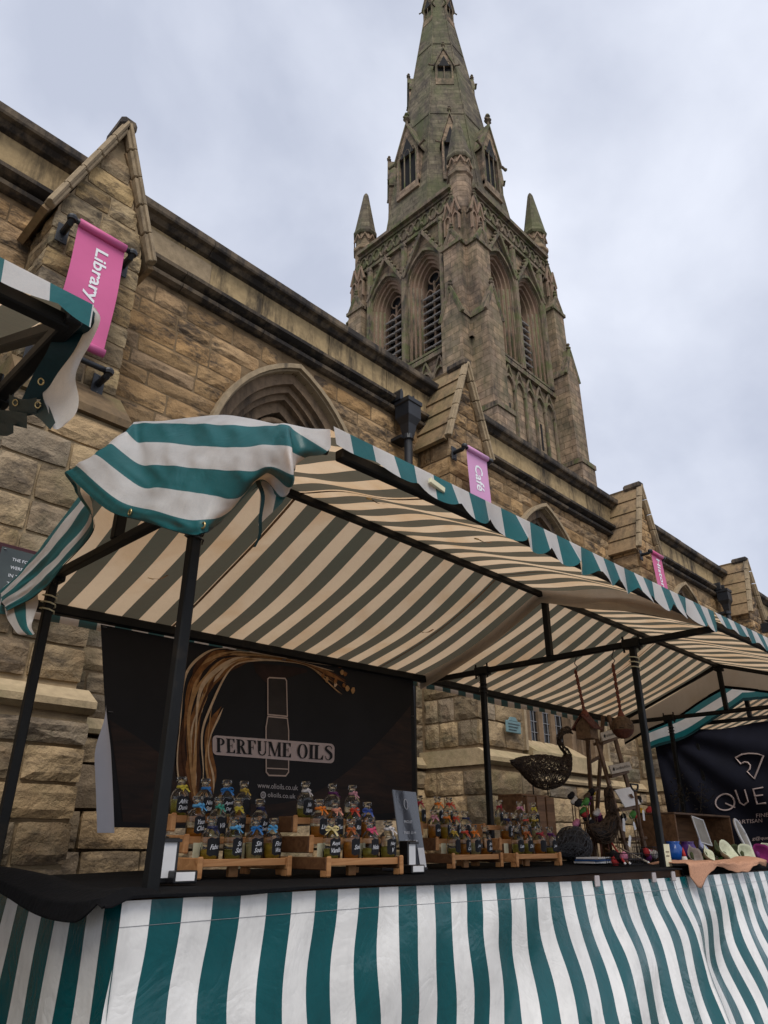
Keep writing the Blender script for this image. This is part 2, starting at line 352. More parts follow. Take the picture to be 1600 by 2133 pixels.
# ================================================================== THE SETTING
GZ = -EYE
def paving():
    m, nt, o = newmat('granite_paving'); P = pos(nt)
    br = N(nt, 'ShaderNodeTexBrick', i_Scale=1.0, i_Mortar_Size=.012, i_Brick_Width=.6, i_Row_Height=.4)
    br.inputs['Color1'].default_value = (.22, .20, .18, 1); br.inputs['Color2'].default_value = (.16, .15, .14, 1); br.inputs['Mortar'].default_value = (.07, .065, .06, 1)
    L(nt, P, br.inputs['Vector'])
    c = mixc(nt, 1.0, br.outputs['Color'], ramp(nt, noisef(nt, P, 3, 8), [(.3, .7), (.7, 1.2)]), 'MULTIPLY')
    finish(nt, o, c, .55, br.outputs['Fac'], -.4, .01, .4); return m
g = MB(); g.grid(lambda u, v: (lerp(-600, 600, u), lerp(-600, 600, v), GZ), 8, 8)
tag(put('ground', g, paving()), None, None, kind='structure')
# ================================================================== CHURCH
church = thing('church', 'old sandstone church with buttressed aisle, belfry tower and tall mossy spire', 'church', (9.0, 6.5, GZ))
YW = 5.20                                     # face of the aisle wall
ARC_A, ARC_ZS = .577, 3.21                    # arch centres beside the axis, springing height
BUTT = [1.48, 6.30, 11.25, 16.35]             # buttress axes
WIN = [3.93, 8.80, 13.85]
def arch_x(z, R, zs=ARC_ZS, a=ARC_A):         # half width of a pointed arch at height z
    if z <= zs: return R-a
    d = R*R-(z-zs)**2
    return max(0.0, math.sqrt(d)-a) if d > 0 else 0.0
def arch_path(xc, zb, zs, R, a, n=10):
    w_ = R-a; ap = math.acos(a/R); pts = [(xc-w_, zb)]
    for i in range(n+1): t = ap*i/n; pts.append((xc+a-R*math.cos(t), zs+R*math.sin(t)))
    for i in range(n-1, -1, -1): t = ap*i/n; pts.append((xc-a+R*math.cos(t), zs+R*math.sin(t)))
    pts.append((xc+w_, zb)); return pts
def arch_band(mb, po, pi, d0, d1, mp):        # ring between two paths, front at depth d0, reveals back to d1
    n = len(po); vs = [mp(x, z, d0) for x, z in po]+[mp(x, z, d0) for x, z in pi]+[mp(x, z, d1) for x, z in pi]+[mp(x, z, d1) for x, z in po]
    fs = []
    for i in range(n-1):
        fs += [(i, i+1, n+i+1, n+i), (n+i, n+i+1, 2*n+i+1, 2*n+i), (3*n+i, 3*n+i+1, i+1, i)]
    mb.add(vs, fs)
mpW = lambda x, z, d: (x, YW+d, z)
# ---- rough stone pieces: a handful of shared meshes
NV = 22
def stone_variant(seed, nx=5, nz=4, rel=1.0):
    rs = random.Random(seed); vs = []; fs = []; off = Vector((rs.random()*50, rs.random()*50, 0))
    for j in range(nz+1):
        for i in range(nx+1):
            u = i/nx-.5; v = j/nz-.5; ed = (i in (0, nx)) or (j in (0, nz))
            h = noise.noise(Vector((u*2.6, v*2.2, 0))+off)*.9+noise.noise(Vector((u*6, v*5, 3))+off)*.5
            y = (.72+h*.3) if ed else -(.25+h*rel)
            jx = (rs.random()-.5)*(.05 if not ed else .022); jz = (rs.random()-.5)*(.07 if not ed else .045)
            if ed: uu = u*.985+jx*(.4 if i in (0, nx) else 1); vv = v*.97+jz*(.5 if j in (0, nz) else 1)
            else: uu = u+jx; vv = v+jz
            if (i in (0, nx)) and (j in (0, nz)): uu *= .975; vv *= .95
            vs.append((uu, y, vv))
    W_ = nx+1
    for j in range(nz):
        for i in range(nx):
            q = (j*W_+i, j*W_+i+1, (j+1)*W_+i+1, (j+1)*W_+i)
            fs.append(q)
    ring = [i for i in range(W_)]+[j*W_+nx for j in range(1, nz+1)]+[nz*W_+i for i in range(nx-1, -1, -1)]+[j*W_ for j in range(nz-1, 0, -1)]
    b = len(vs)
    for r in ring: vs.append((vs[r][0], 2.6, vs[r][2]))
    n = len(ring)
    for k in range(n): fs.append((ring[k], b+k, b+(k+1) % n, ring[(k+1) % n]))
    return vs, fs
VAR = [stone_variant(100+k) for k in range(NV)]
VAR_DRESSED = [stone_variant(300+k, 4, 3, .35) for k in range(8)]
MESHES = {}
def vmesh(kind, k, mat):
    key = (kind, k, mat.name)
    if key not in MESHES:
        vs, fs = (VAR if kind == 'r' else VAR_DRESSED)[k]
        me = bpy.data.meshes.new('stone'); me.from_pydata(vs, [], fs); me.materials.append(mat); me.update(); MESHES[key] = me
    return MESHES[key]
STONES = []                                   # (score, owner, material, matrix, kind, variant)
def stone(owner, mat, x, y, z, wd, ht, dep=.016, side=False, kind='r', weight=1.0):
    m = Matrix.Translation((x, y, z)) @ (Matrix.Rotation(-math.pi/2, 4, 'Z') if side else Matrix()) @ Matrix.Diagonal((wd, dep, ht, 1))
    px, py = proj((x, y, z)); c = Vector((x, y, z)).dot(FW)
    sc = 0
    if -30 < px < 1630 and -30 < py < 2150 and c > 0:
        hid = (z < 1.05 and 215 < px < 862) or (z < 1.05 and px > 1290) or z < -.25
        if px < 1600 and py > 1250 and px > 215 and px < 862: hid = True
        ln = (745, 925, 1590, 1330)
        if px > 740 and py > 925+(px-745)*.479+40 and py < 1390: hid = True
        if 290 < px < 740 and 950 < py < 1300: hid = True
        sc = (0.02 if hid else 1.0)*wd*ht/(c*c)*weight
    k = random.randrange(NV if kind == 'r' else 8)
    STONES.append((sc, owner, mat, m, kind, k))
def courses(z0, z1, lo, hi):
    z = z0; r = []
    while z < z1-lo*.6:
        h = random.uniform(lo, hi)
        if z+h > z1-lo*.5: h = z1-z
        r.append((z, z+h)); z += h
    return r
def fill_row(owner, mat, x0, x1, za, zb, y, lo, hi, joint=.009, dep=.016, side=False, kind='r'):
    x = x0
    while x < x1-.03:
        l = random.uniform(lo, hi)
        if x+l > x1-lo*.6: l = x1-x
        if side: stone(owner, mat, y, x+l/2, (za+zb)/2, l-joint, zb-za-joint, dep, True, kind)
        else: stone(owner, mat, x+l/2, y, (za+zb)/2, l-joint, zb-za-joint, dep, False, kind)
        x += l
# ---- aisle wall: mortar backing with the window openings left out, then the stones
wall = MB()
BAYS = [(-2.5, BUTT[0]-.36, None)]+[(BUTT[i]+.36, BUTT[i+1]-.36, WIN[i]) for i in range(3)]+[(BUTT[3]+.36, 30.0, None)]
R_OUT = 1.626
def back(x0, x1, z0, z1):
    if x1-x0 > .01: wall.box(x0, x1, YW+.015, YW+.6, z0, z1)
ROWS = []
for (bx0, bx1, wx) in BAYS:
    back(bx0-.4, bx1+.4, GZ, .98)
    if wx is None: back(bx0-.4, bx1+.4, .98, 5.40)
    else:
        z = .98
        while z < 4.74:
            h = .06; hw = arch_x(z+h/2, R_OUT-.05); back(bx0-.4, wx-hw, z, z+h); back(wx+hw, bx1+.4, z, z+h); z += h
        back(bx0-.4, bx1+.4, z, 5.40)
aisle = put('aisle_wall', wall, M['mortar'], church)
for bi, (bx0, bx1, wx) in enumerate(BAYS):
    if bi == 4: bx1 = 21.5
    for (za, zb) in courses(GZ, .66, .2, .3): fill_row(aisle, M['stone_grey'], bx0, bx1, za, zb, YW-.07, .35, .7)
    for (za, zb) in courses(.80, 4.86, .145, .26):
        zm = (za+zb)/2; m_ = M['stone'] if zm > 1.7 else M['stone_grey']
        if wx is None or zm < 1.0: fill_row(aisle, m_, bx0, bx1, za, zb, YW, .26, .68)
        else:
            hw = max(arch_x(za, R_OUT), arch_x(zb, R_OUT))-.06
            if hw < .12: fill_row(aisle, m_, bx0, bx1, za, zb, YW, .26, .68)
            else:
                fill_row(aisle, m_, bx0, wx-hw, za, zb, YW, .26, .68); fill_row(aisle, m_, wx+hw, bx1, za, zb, YW, .26, .68)
def run_pieces(name, prof, x0, x1, l, mat, parent, joint=.006):
    n = max(1, round((x1-x0)/l)); st = (x1-x0)/n
    me = MB(); me.prism([(0, y, z) for y, z in prof], (st-joint, 0, 0)); me = me.mesh(name); me.materials.append(mat)
    for i in range(n):
        o = put(name, me, None, parent, world=False); o.location = (x0+i*st+joint/2, random.uniform(-.004, .004), random.uniform(-.003, .003))
    return n
# string course at plinth level, cornice, parapet blocks and coping, bay by bay
PLINTH = [(YW+.02, .68), (YW-.09, .68), (YW-.10, .71), (YW-.04, .79), (YW+.02, .79)]
CORN = [(YW+.05, 4.83), (YW-.03, 4.83), (YW-.075, 4.85), (YW-.085, 4.885), (YW-.05, 4.905), (YW-.005, 4.915), (YW+.0, 4.945), (YW-.07, 4.955), (YW-.125, 4.975), (YW-.13, 5.01), (YW-.05, 5.035), (YW+.05, 5.035)]
COPE = [(YW+.4, 5.42), (YW+.0, 5.42), (YW-.05, 5.43), (YW-.09, 5.47), (YW-.14, 5.48), (YW-.15, 5.50), (YW-.15, 5.57), (YW-.04, 5.64), (YW+.4, 5.70)]
cornice = put('cornice_core', MB().box(-2.5, 30, YW+.06, YW+.5, 4.87, 5.03), M['moulding'], church)
parapet = put('parapet_core', MB().box(-2.5, 30, YW+.03, YW+.5, 5.04, 5.55), M['mortar'], church)
for (bx0, bx1, wx) in BAYS:
    bx1 = min(bx1, 24.0)
    run_pieces('plinth_stone', PLINTH, bx0-.02, bx1+.02, .8, M['sill'], aisle)
    run_pieces('cornice_stone', CORN, bx0-.36, bx1+.36, 1.0, M['moulding'], cornice)
    run_pieces('ashlar_block', [(YW+.0, 5.037), (YW-.004, 5.04), (YW-.004, 5.415), (YW+.0, 5.418), (YW+.2, 5.418), (YW+.2, 5.037)], bx0-.36, bx1+.36, .95, M['ashlar'], parapet, .008)
    run_pieces('coping_stone', COPE, bx0-.36, bx1+.36, 1.15, M['moulding'], parapet)
# recessed panel of rougher stone beside the first buttress
put('frieze_panel', MB().bbox(BUTT[0]+.42, 2.75, YW-.03, YW+.05, 5.10, 5.36, .012), M['coping'], parapet, world=True)
# ---- arched windows
def window(xc, z_sill, detail=True):
    fr = MB(); P0 = lambda R: arch_path(xc, z_sill, ARC_ZS, R, ARC_A, 12)
    hood = MB(); arch_band(hood, P0(1.626), P0(1.575), -.075, .03, mpW)
    arch_band(hood, P0(1.585), P0(1.555), -.035, .06, mpW)
    root = put('window_surround', fr if fr.f else MB().box(xc-1.0, xc+1.0, YW-.13, YW+.5, z_sill-.20, z_sill-.002), M['sill'], church)
    put('hood_mould', hood, M['coping'], root)
    for k, (ro, ri, d0, d1) in enumerate(((1.57, 1.44, .05, .19), (1.45, 1.37, .12, .19), (1.42, 1.31, .18, .28), (1.32, 1.20, .26, .40))):
        b = MB(); arch_band(b, P0(ro), P0(ri), d0, d1, mpW); put('arch_order', b, M['reveal'], root)
    gl = MB(); pts = P0(1.23); gl.add([mpW(x, z, .41) for x, z in pts], [tuple(range(len(pts)))]); put('glass_pane', gl, M['leadglass'], root)
    tr = MB()
    wi = 1.20-ARC_A
    for s in (-1, 1):                                       # two sub-arches and an oculus
        cx_ = xc+s*wi/2; q = arch_path(cx_, 2.92, 3.0, .62, .31, 8); q2 = arch_path(cx_, 2.92, 3.0, .57, .31, 8); arch_band(tr, q, q2, .30, .42, mpW)
    put('tracery', tr, M['reveal'], root)
    oc = MB()
    for r_, d in ((.27, .27), (.20, .31)):
        oc.tube([(xc+r_*math.cos(t), YW+d, 3.86+r_*math.sin(t)) for t in [2*math.pi*i/24 for i in range(25)]], .045, 6)
    for i in range(5):
        t = math.pi/2+2*math.pi*i/5; oc.tube([(xc+.17*math.cos(t)+.07*math.cos(u), YW+.33, 3.86+.17*math.sin(t)+.07*math.sin(u)) for u in [2*math.pi*j/10 for j in range(11)]], .02, 5)
    put('oculus', oc, M['reveal'], root, True)
    for k in (-1, 0, 1):
        mu = MB(); mu.prism([(xc+k*wi/2-.035, YW+.42, 0), (xc+k*wi/2-.035, YW+.37, 0), (xc+k*wi/2-.012, YW+.33, 0), (xc+k*wi/2+.012, YW+.33, 0), (xc+k*wi/2+.035, YW+.37, 0), (xc+k*wi/2+.035, YW+.42, 0)], (0, 0, 2.1 if k else 2.55))
        o = put('mullion', mu, M['reveal'], root); o.location.z = z_sill
    if detail:
        ld = MB()
        for i in range(-5, 6): ld.box(xc+i*.115-.004, xc+i*.115+.004, YW+.395, YW+.405, z_sill, 3.4)
        for j in range(16): ld.box(xc-.6, xc+.6, YW+.396, YW+.404, z_sill+.05+j*.145, z_sill+.057+j*.145)
        put('lead_cames', ld, M['lead'], root)
    sl = MB(); sl.prism([(0, YW-.02, z_sill+.0), (0, YW-.02, z_sill-.0), (0, YW+.36, z_sill+.22), (0, YW+.4, z_sill+.0)], (1.3, 0, 0)); o = put('sloping_sill', sl, M['sill'], root); o.location.x = xc-.65
M['leadglass'] = plain('dark_leaded_glass', (.012, .014, .017), .12, .4, 6, .6); M['lead'] = plain('grey_lead', (.22, .22, .23), .5, .2, 30)
for i, xc in enumerate(WIN): window(xc, 1.02, i < 2)
# ---- buttresses
def buttress(c, near):
    core = MB(); hw = .375
    core.box(c-hw+.02, c+hw-.02, 4.72, YW+.3, 2.7, 4.55)
    core.box(c-hw-.0, c+hw+.0, 4.47, YW+.3, .70, 2.72)
    core.box(c-hw-.05, c+hw+.05, 4.35, YW+.3, GZ, .70)
    core.prism([(c-hw+.02, 4.72, 4.55), (c+hw-.02, 4.72, 4.55), (c, 4.72, 5.68)], (0, .6, 0))
    b = put('buttress', core, M['mortar_pale'] if near else M['mortar'], church)
    so = MB(); so.prism([(c-hw-.03, 4.42, 2.70), (c-hw-.03, 4.42, 2.76), (c-hw-.03, 4.70, 3.08), (c-hw-.03, YW+.1, 3.08), (c-hw-.03, YW+.1, 2.70)], (2*hw+.06, 0, 0)); put('setoff_stone', so, M['setoff'], b)
    so = MB(); so.prism([(c-hw-.07, 4.33, .68), (c-hw-.07, 4.29, .71), (c-hw-.07, 4.29, .75), (c-hw-.07, 4.44, .84), (c-hw-.07, YW, .84), (c-hw-.07, YW, .68)], (2*hw+.14, 0, 0)); put('plinth_moulding', so, M['sill'], b)
    def face(z0, z1, xl, xr, yf, mat):
        for i, (za, zb) in enumerate(courses(z0, z1, .17, .27)):
            if i % 2: s_ = [xl, xl+(xr-xl)*random.uniform(.3, .42), xr]
            else: s_ = [xl, xl+(xr-xl)*random.uniform(.55, .68), xr]
            if xr-xl > .6 and random.random() < .35: s_.insert(1, (s_[0]+s_[1])/2)
            for a, q in zip(s_, s_[1:]): stone(b, mat, (a+q)/2, yf, (za+zb)/2, q-a-(.014 if near else .008), zb-za-(.014 if near else .008), .016)
            fill_row(b, mat, yf+.02, YW-.02, za, zb, xl, .22, .4, side=True, dep=.017)
    up = M['stone'] if not near else M['stone_mix']
    face(GZ, .64, c-hw-.07, c+hw+.07, 4.32, M['stone_grey']); face(.87, 2.68, c-hw-.02, c+hw+.02, 4.44, M['stone_grey']); face(3.09, 4.5, c-hw, c+hw, 4.70, up)
    z = 4.50
    while z < 5.36:                                          # gable face
        h = random.uniform(.2, .27); wd = (hw+.0)*(5.70-z-h*.6)/1.16*2
        if wd > .42:
            sp_ = wd*random.uniform(.4, .6)
            stone(b, up, c-wd/2+sp_/2, 4.70, z+h/2, sp_-.008, h-.008, .018); stone(b, up, c+sp_/2, 4.70, z+h/2, wd-sp_-.008, h-.008, .018)
        else: stone(b, up, c, 4.70, z+h/2, wd, h-.008, .018)
        z += h
    A = Vector((c, 4.665, 5.77))
    for s in (-1, 1):
        E_ = Vector((c+s*.435, 4.665, 4.46)); n = 5
        for k in range(n):
            p = A.lerp(E_, k/n+.004); q = A.lerp(E_, (k+1)/n-.004); cp = MB()
            cp.bar(p, q, .075, .07, up=(0, 1, 0)); cp.tube([p+Vector((s*.008, -.042, 0)), q+Vector((s*.008, -.042, 0))], .02, 6); put('gable_coping', cp, M['coping'], b)
        nrm = Vector((s*1.41, 0, .435)).normalized(); d = (E_-A).normalized(); Lt = (E_-A).length
        for k in range(5):                                   # overlapping weathering slabs of the little roof
            t0 = Lt*k/5; t1 = Lt*(k+1)/5+.03; p0 = A+d*t0; p1 = A+d*t1; sl = MB()
            pr = [p0+nrm*.012+Vector((0, .03, 0)), p1+nrm*.034+Vector((0, .03, 0)), p1-nrm*.02+Vector((0, .03, 0)), p0-nrm*.05+Vector((0, .03, 0))]
            sl.prism(pr, (0, .62, 0)); put('weathering_slab', sl, M['slab'], b)
    put('apex_stone', MB().bbox(c-.075, c+.075, 4.61, 4.95, 5.71, 5.83, .03), M['moulding'], b)
M['setoff'] = ashlar('mossy_setoff', (.20, .13, .07), (.13, .09, .05), (.05, .04, .03), .6, .5, moss=.5)
M['slab'] = ashlar('weathering_slab_stone', (.30, .205, .115), (.235, .155, .085), (.04, .034, .03), .8, .5, moss=.25)
M['stone_mix'] = stone_mat('mixed_sandstone', [(.40, .29, .15), (.33, .22, .10), (.24, .19, .13), (.42, .31, .17), (.28, .22, .14)], soot=.75, moss=.2, soot_lo=.5)
for i, c in enumerate(BUTT): buttress(c, i == 0)
# ---- write the stones out: the 300 that show largest as objects, the rest joined per owner
STONES.sort(key=lambda s: -s[0])
rest = {}
for i, (sc, owner, mat, m, kind, k) in enumerate(STONES):
    if i < 300:
        o = put('stone', vmesh(kind, k, mat), None, owner, world=False)
        o.matrix_parent_inverse = Matrix(); o.matrix_local = m
    else:
        key = (owner.name, mat.name); mb = rest.setdefault(key, (owner, mat, MB()))[2]
        vs, fs = (VAR if kind == 'r' else VAR_DRESSED)[k]; mb.rnd = random.random(); mb.add([m @ Vector(v) for v in vs], fs)
for owner, mat, mb in rest.values():
    tag(put('stonework', mb, mat, owner), None, None, kind='stuff')
# ---- rainwater hoppers and pipes
def downpipe(x, ztop):
    y = YW-.20; mb = MB()
    r = put('downpipe', MB().tube([(x, y, ztop-.45), (x, y, GZ+.1)], .05, 12), M['iron'], church, True)
    prof = [(.065, -.45), (.075, -.42), (.10, -.30), (.155, -.22), (.155, -.06), (.175, -.05), (.175, 0.0), (.15, 0.0)]
    h = MB(); h.lathe([(a*1.02, z*1.1) for a, z in prof], (x, y, ztop), 4, math.pi/4); put('hopper', h, M['iron'], r)
    for s in (-1, 1): put('hopper_ear', MB().prism([(x+s*.11-.03, y, ztop), (x+s*.11+.03, y, ztop), (x+s*.11+.025, y, ztop+.12), (x+s*.11, y, ztop+.16), (x+s*.11-.025, y, ztop+.12)], (0, .15, 0)), M['iron'], r)
    for z in (ztop-.5, ztop-1.3, ztop-2.1): put('pipe_collar', MB().lathe([(.05, -.04), (.068, -.03), (.068, .03), (.05, .04)], (x, y, z), 12).box(x-.1, x+.1, y+.03, YW, z-.02, z+.02), M['iron'], r)
downpipe(5.52, 4.93); downpipe(15.55, 4.93)
# ================================================================== TOWER AND SPIRE (lengths in tower units)
S = 15.5
TX, TY, TW = 1.325, .956, .495
def U(*p): return tuple(q*S for q in p)
body = MB(); body.box(TX*S+1.4, (TX+TW)*S-1.4, TY*S+1.4, (TY+TW)*S-1.4, GZ, 1.95*S)
tower = put('tower', body, M['void'], church)
fR = lambda a, z, d: U(a, TY+d, z); fL = lambda a, z, d: U(TX+d, a, z)
WA, WR, WZS, WZB = .040, .110, 1.617, 1.325
def tower_face(mp, a0, visible=True):
    fc = MB(); n = 96; cs = (a0+TW/2-.083, a0+TW/2+.083)
    def hole(a, z):
        for c in cs:
            if WZB < z and abs(a-c) < arch_x(z, WR-.004, WZS, WA): return True
        return False
    def q(a, b, z0, z1): fc.add([mp(a, z0, 0), mp(b, z0, 0), mp(b, z1, 0), mp(a, z1, 0)], [(0, 1, 2, 3)])
    q(a0, a0+TW, -.06, WZB)
    z = WZB; dz = .006
    while z < 1.722:
        hw = arch_x(z+dz/2, WR-.004, WZS, WA); q(a0, cs[0]-hw, z, z+dz); q(cs[0]+hw, cs[1]-hw, z, z+dz); q(cs[1]+hw, a0+TW, z, z+dz); z += dz
    q(a0, a0+TW, z, 1.87)
    put('tower_face', fc, M['tower'], tower)
    for c in cs:
        PP = lambda R: arch_path(c, WZB, WZS, R, WA, 9)
        wn = MB(); arch_band(wn, PP(.121), PP(.112), -.010, .004, mp); root = put('belfry_window', wn, M['tower_trim'], church)
        for ro, ri, d0, d1 in ((.113, .103, .003, .018), (.104, .094, .012, .028), (.095, .085, .022, .038), (.086, .078, .033, .055)):
            b = MB(); arch_band(b, PP(ro), PP(ri), d0, d1, mp); put('arch_order', b, M['tower_warm'], root)
            sh = MB()
            for s in (-1, 1): 
                xx = c+s*(ro-WA-.002); sh.tube([mp(xx, WZB, d0), mp(xx, WZS, d0)], .0045*S, 6)
            put('shaft', sh, M['tower_trim'], root, True)
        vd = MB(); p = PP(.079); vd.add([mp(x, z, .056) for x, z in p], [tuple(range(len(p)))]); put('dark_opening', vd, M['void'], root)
        mu = MB(); mu.tube([mp(c, WZB, .045), mp(c, 1.63, .045)], .0045*S, 6)
        mu.tube([mp(c+.022*math.cos(t), 1.645+.022*math.sin(t), .045) for t in [2*math.pi*i/18 for i in range(19)]], .003*S, 5)
        for s in (-1, 1): arch_band(mu, arch_path(c+s*.019, WZB, 1.575, .034, .015, 6), arch_path(c+s*.019, WZB, 1.575, .030, .015, 6), .042, .055, mp)
        put('mullion_tracery', mu, M['tower_warm'], root)
        for j in range(9):
            z = WZB+.014+j*.028
            for s in (-1, 1):
                a, b = c+s*.019-.016, c+s*.019+.016; lv = MB()
                lv.add([mp(a, z, .026), mp(b, z, .026), mp(b, z+.016, .050), mp(a, z+.016, .050), mp(a, z-.003, .028), mp(b, z-.003, .028), mp(b, z+.012, .052), mp(a, z+.012, .052)], [(0, 1, 2, 3), (4, 5, 6, 7), (0, 1, 5, 4), (0, 3, 7, 4), (1, 2, 6, 5)])
                put('louvre', lv, M['louvre'], root)
        sl = MB(); sl.add([mp(c-.072, WZB-.012, -.012), mp(c+.072, WZB-.012, -.012), mp(c+.072, WZB+.012, .04), mp(c-.072, WZB+.012, .04), mp(c-.072, WZB-.02, -.012), mp(c+.072, WZB-.02, -.012)], [(0, 1, 2, 3), (0, 1, 5, 4)]); put('sill', sl, M['tower_trim'], root)
        # steep gable hood with crockets and finial over the arch
        gb = MB()
        for s in (-1, 1):
            gb.bar(mp(c+s*.082, 1.655, -.012), mp(c, 1.80, -.012), .012*S, .012*S)
            for k in range(1, 6):
                t = k/6; x = c+s*.082*(1-t); z = 1.655+.145*t; gb.lathe([(0, -.1), (.09, -.03), (.10, .05), (0, .13)], mp(x+s*.006, z+.006, -.014), 6)
        gb.lathe([(.03, 0), (.05, .25), (.16, .32), (.05, .40), (.10, .5), (0, .62)], mp(c, 1.80, -.012), 6)
        put('crocketed_gable', gb, M['tower_trim'], root)
    # pilaster between and beside the windows, string courses, cornice
    for a in (a0+.088, a0+TW/2, a0+TW-.088):
        pl = MB(); pl.tube([mp(a, WZB-.02, -.006), mp(a, 1.80, -.006)], .011*S, 6); pl.lathe([(.2, 0), (.22, .1), (.05, .45), (0, .7)], mp(a, 1.79, -.006), 6); put('pilaster', pl, M['tower_trim'], tower)
    for z, h, d, e_ in ((1.285, .016, .012, -.01), (1.803, .012, .012, .035), (1.882, .010, .012, .035), (1.892, .014, .024, .035)):
        st = MB(); P = [mp(a0+e_, z, -d), mp(a0+TW-e_, z, -d), mp(a0+TW-e_, z, .02), mp(a0+e_, z, .02)]
        st.prism([Vector(p) for p in P], (0, 0, h*S)); put('string_course', st, M['tower_trim'], tower)
    pr = MB(); pr.prism([Vector(p) for p in (mp(a0+.03, 1.815, -.006), mp(a0+TW-.03, 1.815, -.006), mp(a0+TW-.03, 1.815, .03), mp(a0+.03, 1.815, .03))], (0, 0, .067*S)); put('parapet_frieze', pr, M['tower_trim'], tower)
    for i in range(13):
        a = a0+.055+i*(TW-.11)/12; rd = MB()
        rd.tube([mp(a+.0145*math.cos(t), 1.849+.024*math.sin(t), -.008) for t in [2*math.pi*k/14 for k in range(15)]], .0042*S, 5)
        put('roundel', rd, M['tower_trim'], tower, True)
    # blind arcade below the belfry
    m_ = 6
    for i in range(m_+1):
        a = a0+.085+i*(TW-.17)/m_; ar = MB(); ar.tube([mp(a, .2, -.004), mp(a, 1.235, -.004)], .0055*S, 6)
        if i < m_:
            c = a+(TW-.17)/m_/2; hw = (TW-.17)/m_/2
            arch_band(ar, arch_path(c, 1.2, 1.212, hw*1.5, hw*.5, 6), arch_path(c, 1.2, 1.212, hw*1.5-.007, hw*.5, 6), -.008, .004, mp)
            ar.bar(mp(c-hw, 1.215, -.006), mp(c, 1.285, -.006), .006*S); ar.bar(mp(c+hw, 1.215, -.006), mp(c, 1.285, -.006), .006*S)
        put('blind_arch', ar, M['tower_trim'], tower)
    for i in (1, 4): sl = MB(); a = a0+.085+(i+.5)*(TW-.17)/m_; sl.prism([Vector(mp(a-.004, 1.06, -.002)), Vector(mp(a+.004, 1.06, -.002)), Vector(mp(a+.004, 1.15, -.002)), Vector(mp(a-.004, 1.15, -.002))], Vector(mp(0, 0, .01))-Vector(mp(0, 0, 0))); put('slit_window', sl, M['void'], tower)
tower_face(fR, TX); tower_face(fL, TY)
def finial(mb, p, s=1.0):
    mb.lathe([(.05*s, 0), (.06*s, .2*s), (.16*s, .28*s), (.17*s, .36*s), (.05*s, .42*s), (.06*s, .5*s), (.13*s, .58*s), (.10*s, .68*s), (0, .74*s)], p, 6)
    mb.box(p[0]-.2*s, p[0]+.2*s, p[1]-.05*s, p[1]+.05*s, p[2]+.28*s, p[2]+.37*s)
def tbutt(mp, a, wd, low, up, out=False):
    """stepped angle buttress on one tower face: a = start along the face, low/up = projections"""
    b = MB()
    def blk(mb, a0, a1, d, z0, z1, dep=.03):
        p = [Vector(mp(a0, z0, -d)), Vector(mp(a1, z0, -d)), Vector(mp(a1, z0, dep)), Vector(mp(a0, z0, dep))]; mb.prism(p, (0, 0, (z1-z0)*S))
    blk(b, a-.004, a+wd+.004, low+.012, -.06, 1.03); blk(b, a, a+wd, low, 1.03, 1.36); root = put('tower_buttress', b, M['tower'], church)
    u = MB(); blk(u, a+.004, a+wd-.004, up, 1.36, 1.64); put('upper_stage', u, M['tower'], root)
    c = a+wd/2
    def gab(d, z0, z1, hw, dep, mat, trim=True):
        g = MB(); p = [Vector(mp(c-hw, z0, -d)), Vector(mp(c+hw, z0, -d)), Vector(mp(c, z1, -d))]; g.prism(p, Vector(mp(0, 0, dep))-Vector(mp(0, 0, 0))); put('gablet', g, mat, root)
        if trim:
            t = MB()
            for s in (-1, 1): t.bar(mp(c+s*(hw+.004), z0-.004, -d+.002), mp(c, z1+.006, -d+.002), .013*S, .008*S, up=Vector(mp(0, 0, 1))-Vector(mp(0, 0, 0)))
            for s in (-1, 1):
                q = [Vector(mp(c+s*(hw+.004), z0-.004, -d-.003)), Vector(mp(c+s*(hw+.004), z0+.004, -d-.003)), Vector(mp(c, z1+.012, -d-.003)), Vector(mp(c, z1+.002, -d-.003))]; t.prism(q, Vector(mp(0, 0, d+.01))-Vector(mp(0, 0, 0)))
            finial(t, mp(c, z1, -d+.004), .75); put('gablet_coping', t, M['tower_trim'], root)
    gab(low, 1.36, 1.462, wd/2, low-up+.03, M['tower']); gab(up, 1.64, 1.70, wd/2-.004, up, M['tower'])
    t = MB(); blk(t, a-.006, a+wd+.006, low+.016, 1.03, 1.045); put('setoff', t, M['tower_trim'], root)
    t = MB(); blk(t, a-.002, a+wd+.002, up+.006, 1.635, 1.647); put('setoff', t, M['tower_trim'], root)
    nb = MB(); blk(nb, a+.012, a+wd-.012, up*.55, 1.64, 1.78); put('niche_stage', nb, M['tower'], root)
    for s in (-1, 1):
        cc = c+s*.016; n_ = MB(); arch_band(n_, arch_path(cc, 1.70, 1.755, .026, .012, 6), arch_path(cc, 1.70, 1.755, .021, .012, 6), -up*.55-.006, -up*.55+.002, mp)
        n_.bar(mp(cc-.017, 1.772, -up*.55-.004), mp(cc, 1.835, -up*.55-.004), .006*S); n_.bar(mp(cc+.017, 1.772, -up*.55-.004), mp(cc, 1.835, -up*.55-.004), .006*S); put('niche', n_, M['tower_warm'], root)
    gab(up*.55, 1.78, 1.85, wd/2-.012, up*.6, M['tower_warm'])
wb = .072
tbutt(fR, TX, wb, .060, .036); tbutt(fL, TY, wb, .044, .026)
tbutt(fR, TX+TW-wb, wb, .060, .036); tbutt(fL, TY+TW-wb, wb, .044, .026)
fE = lambda a, z, d: U(TX+TW-d, a, z); fN = lambda a, z, d: U(a, TY+TW-d, z)
tbutt(fE, TY, wb, .05, .03); tbutt(fN, TX, wb, .05, .03)
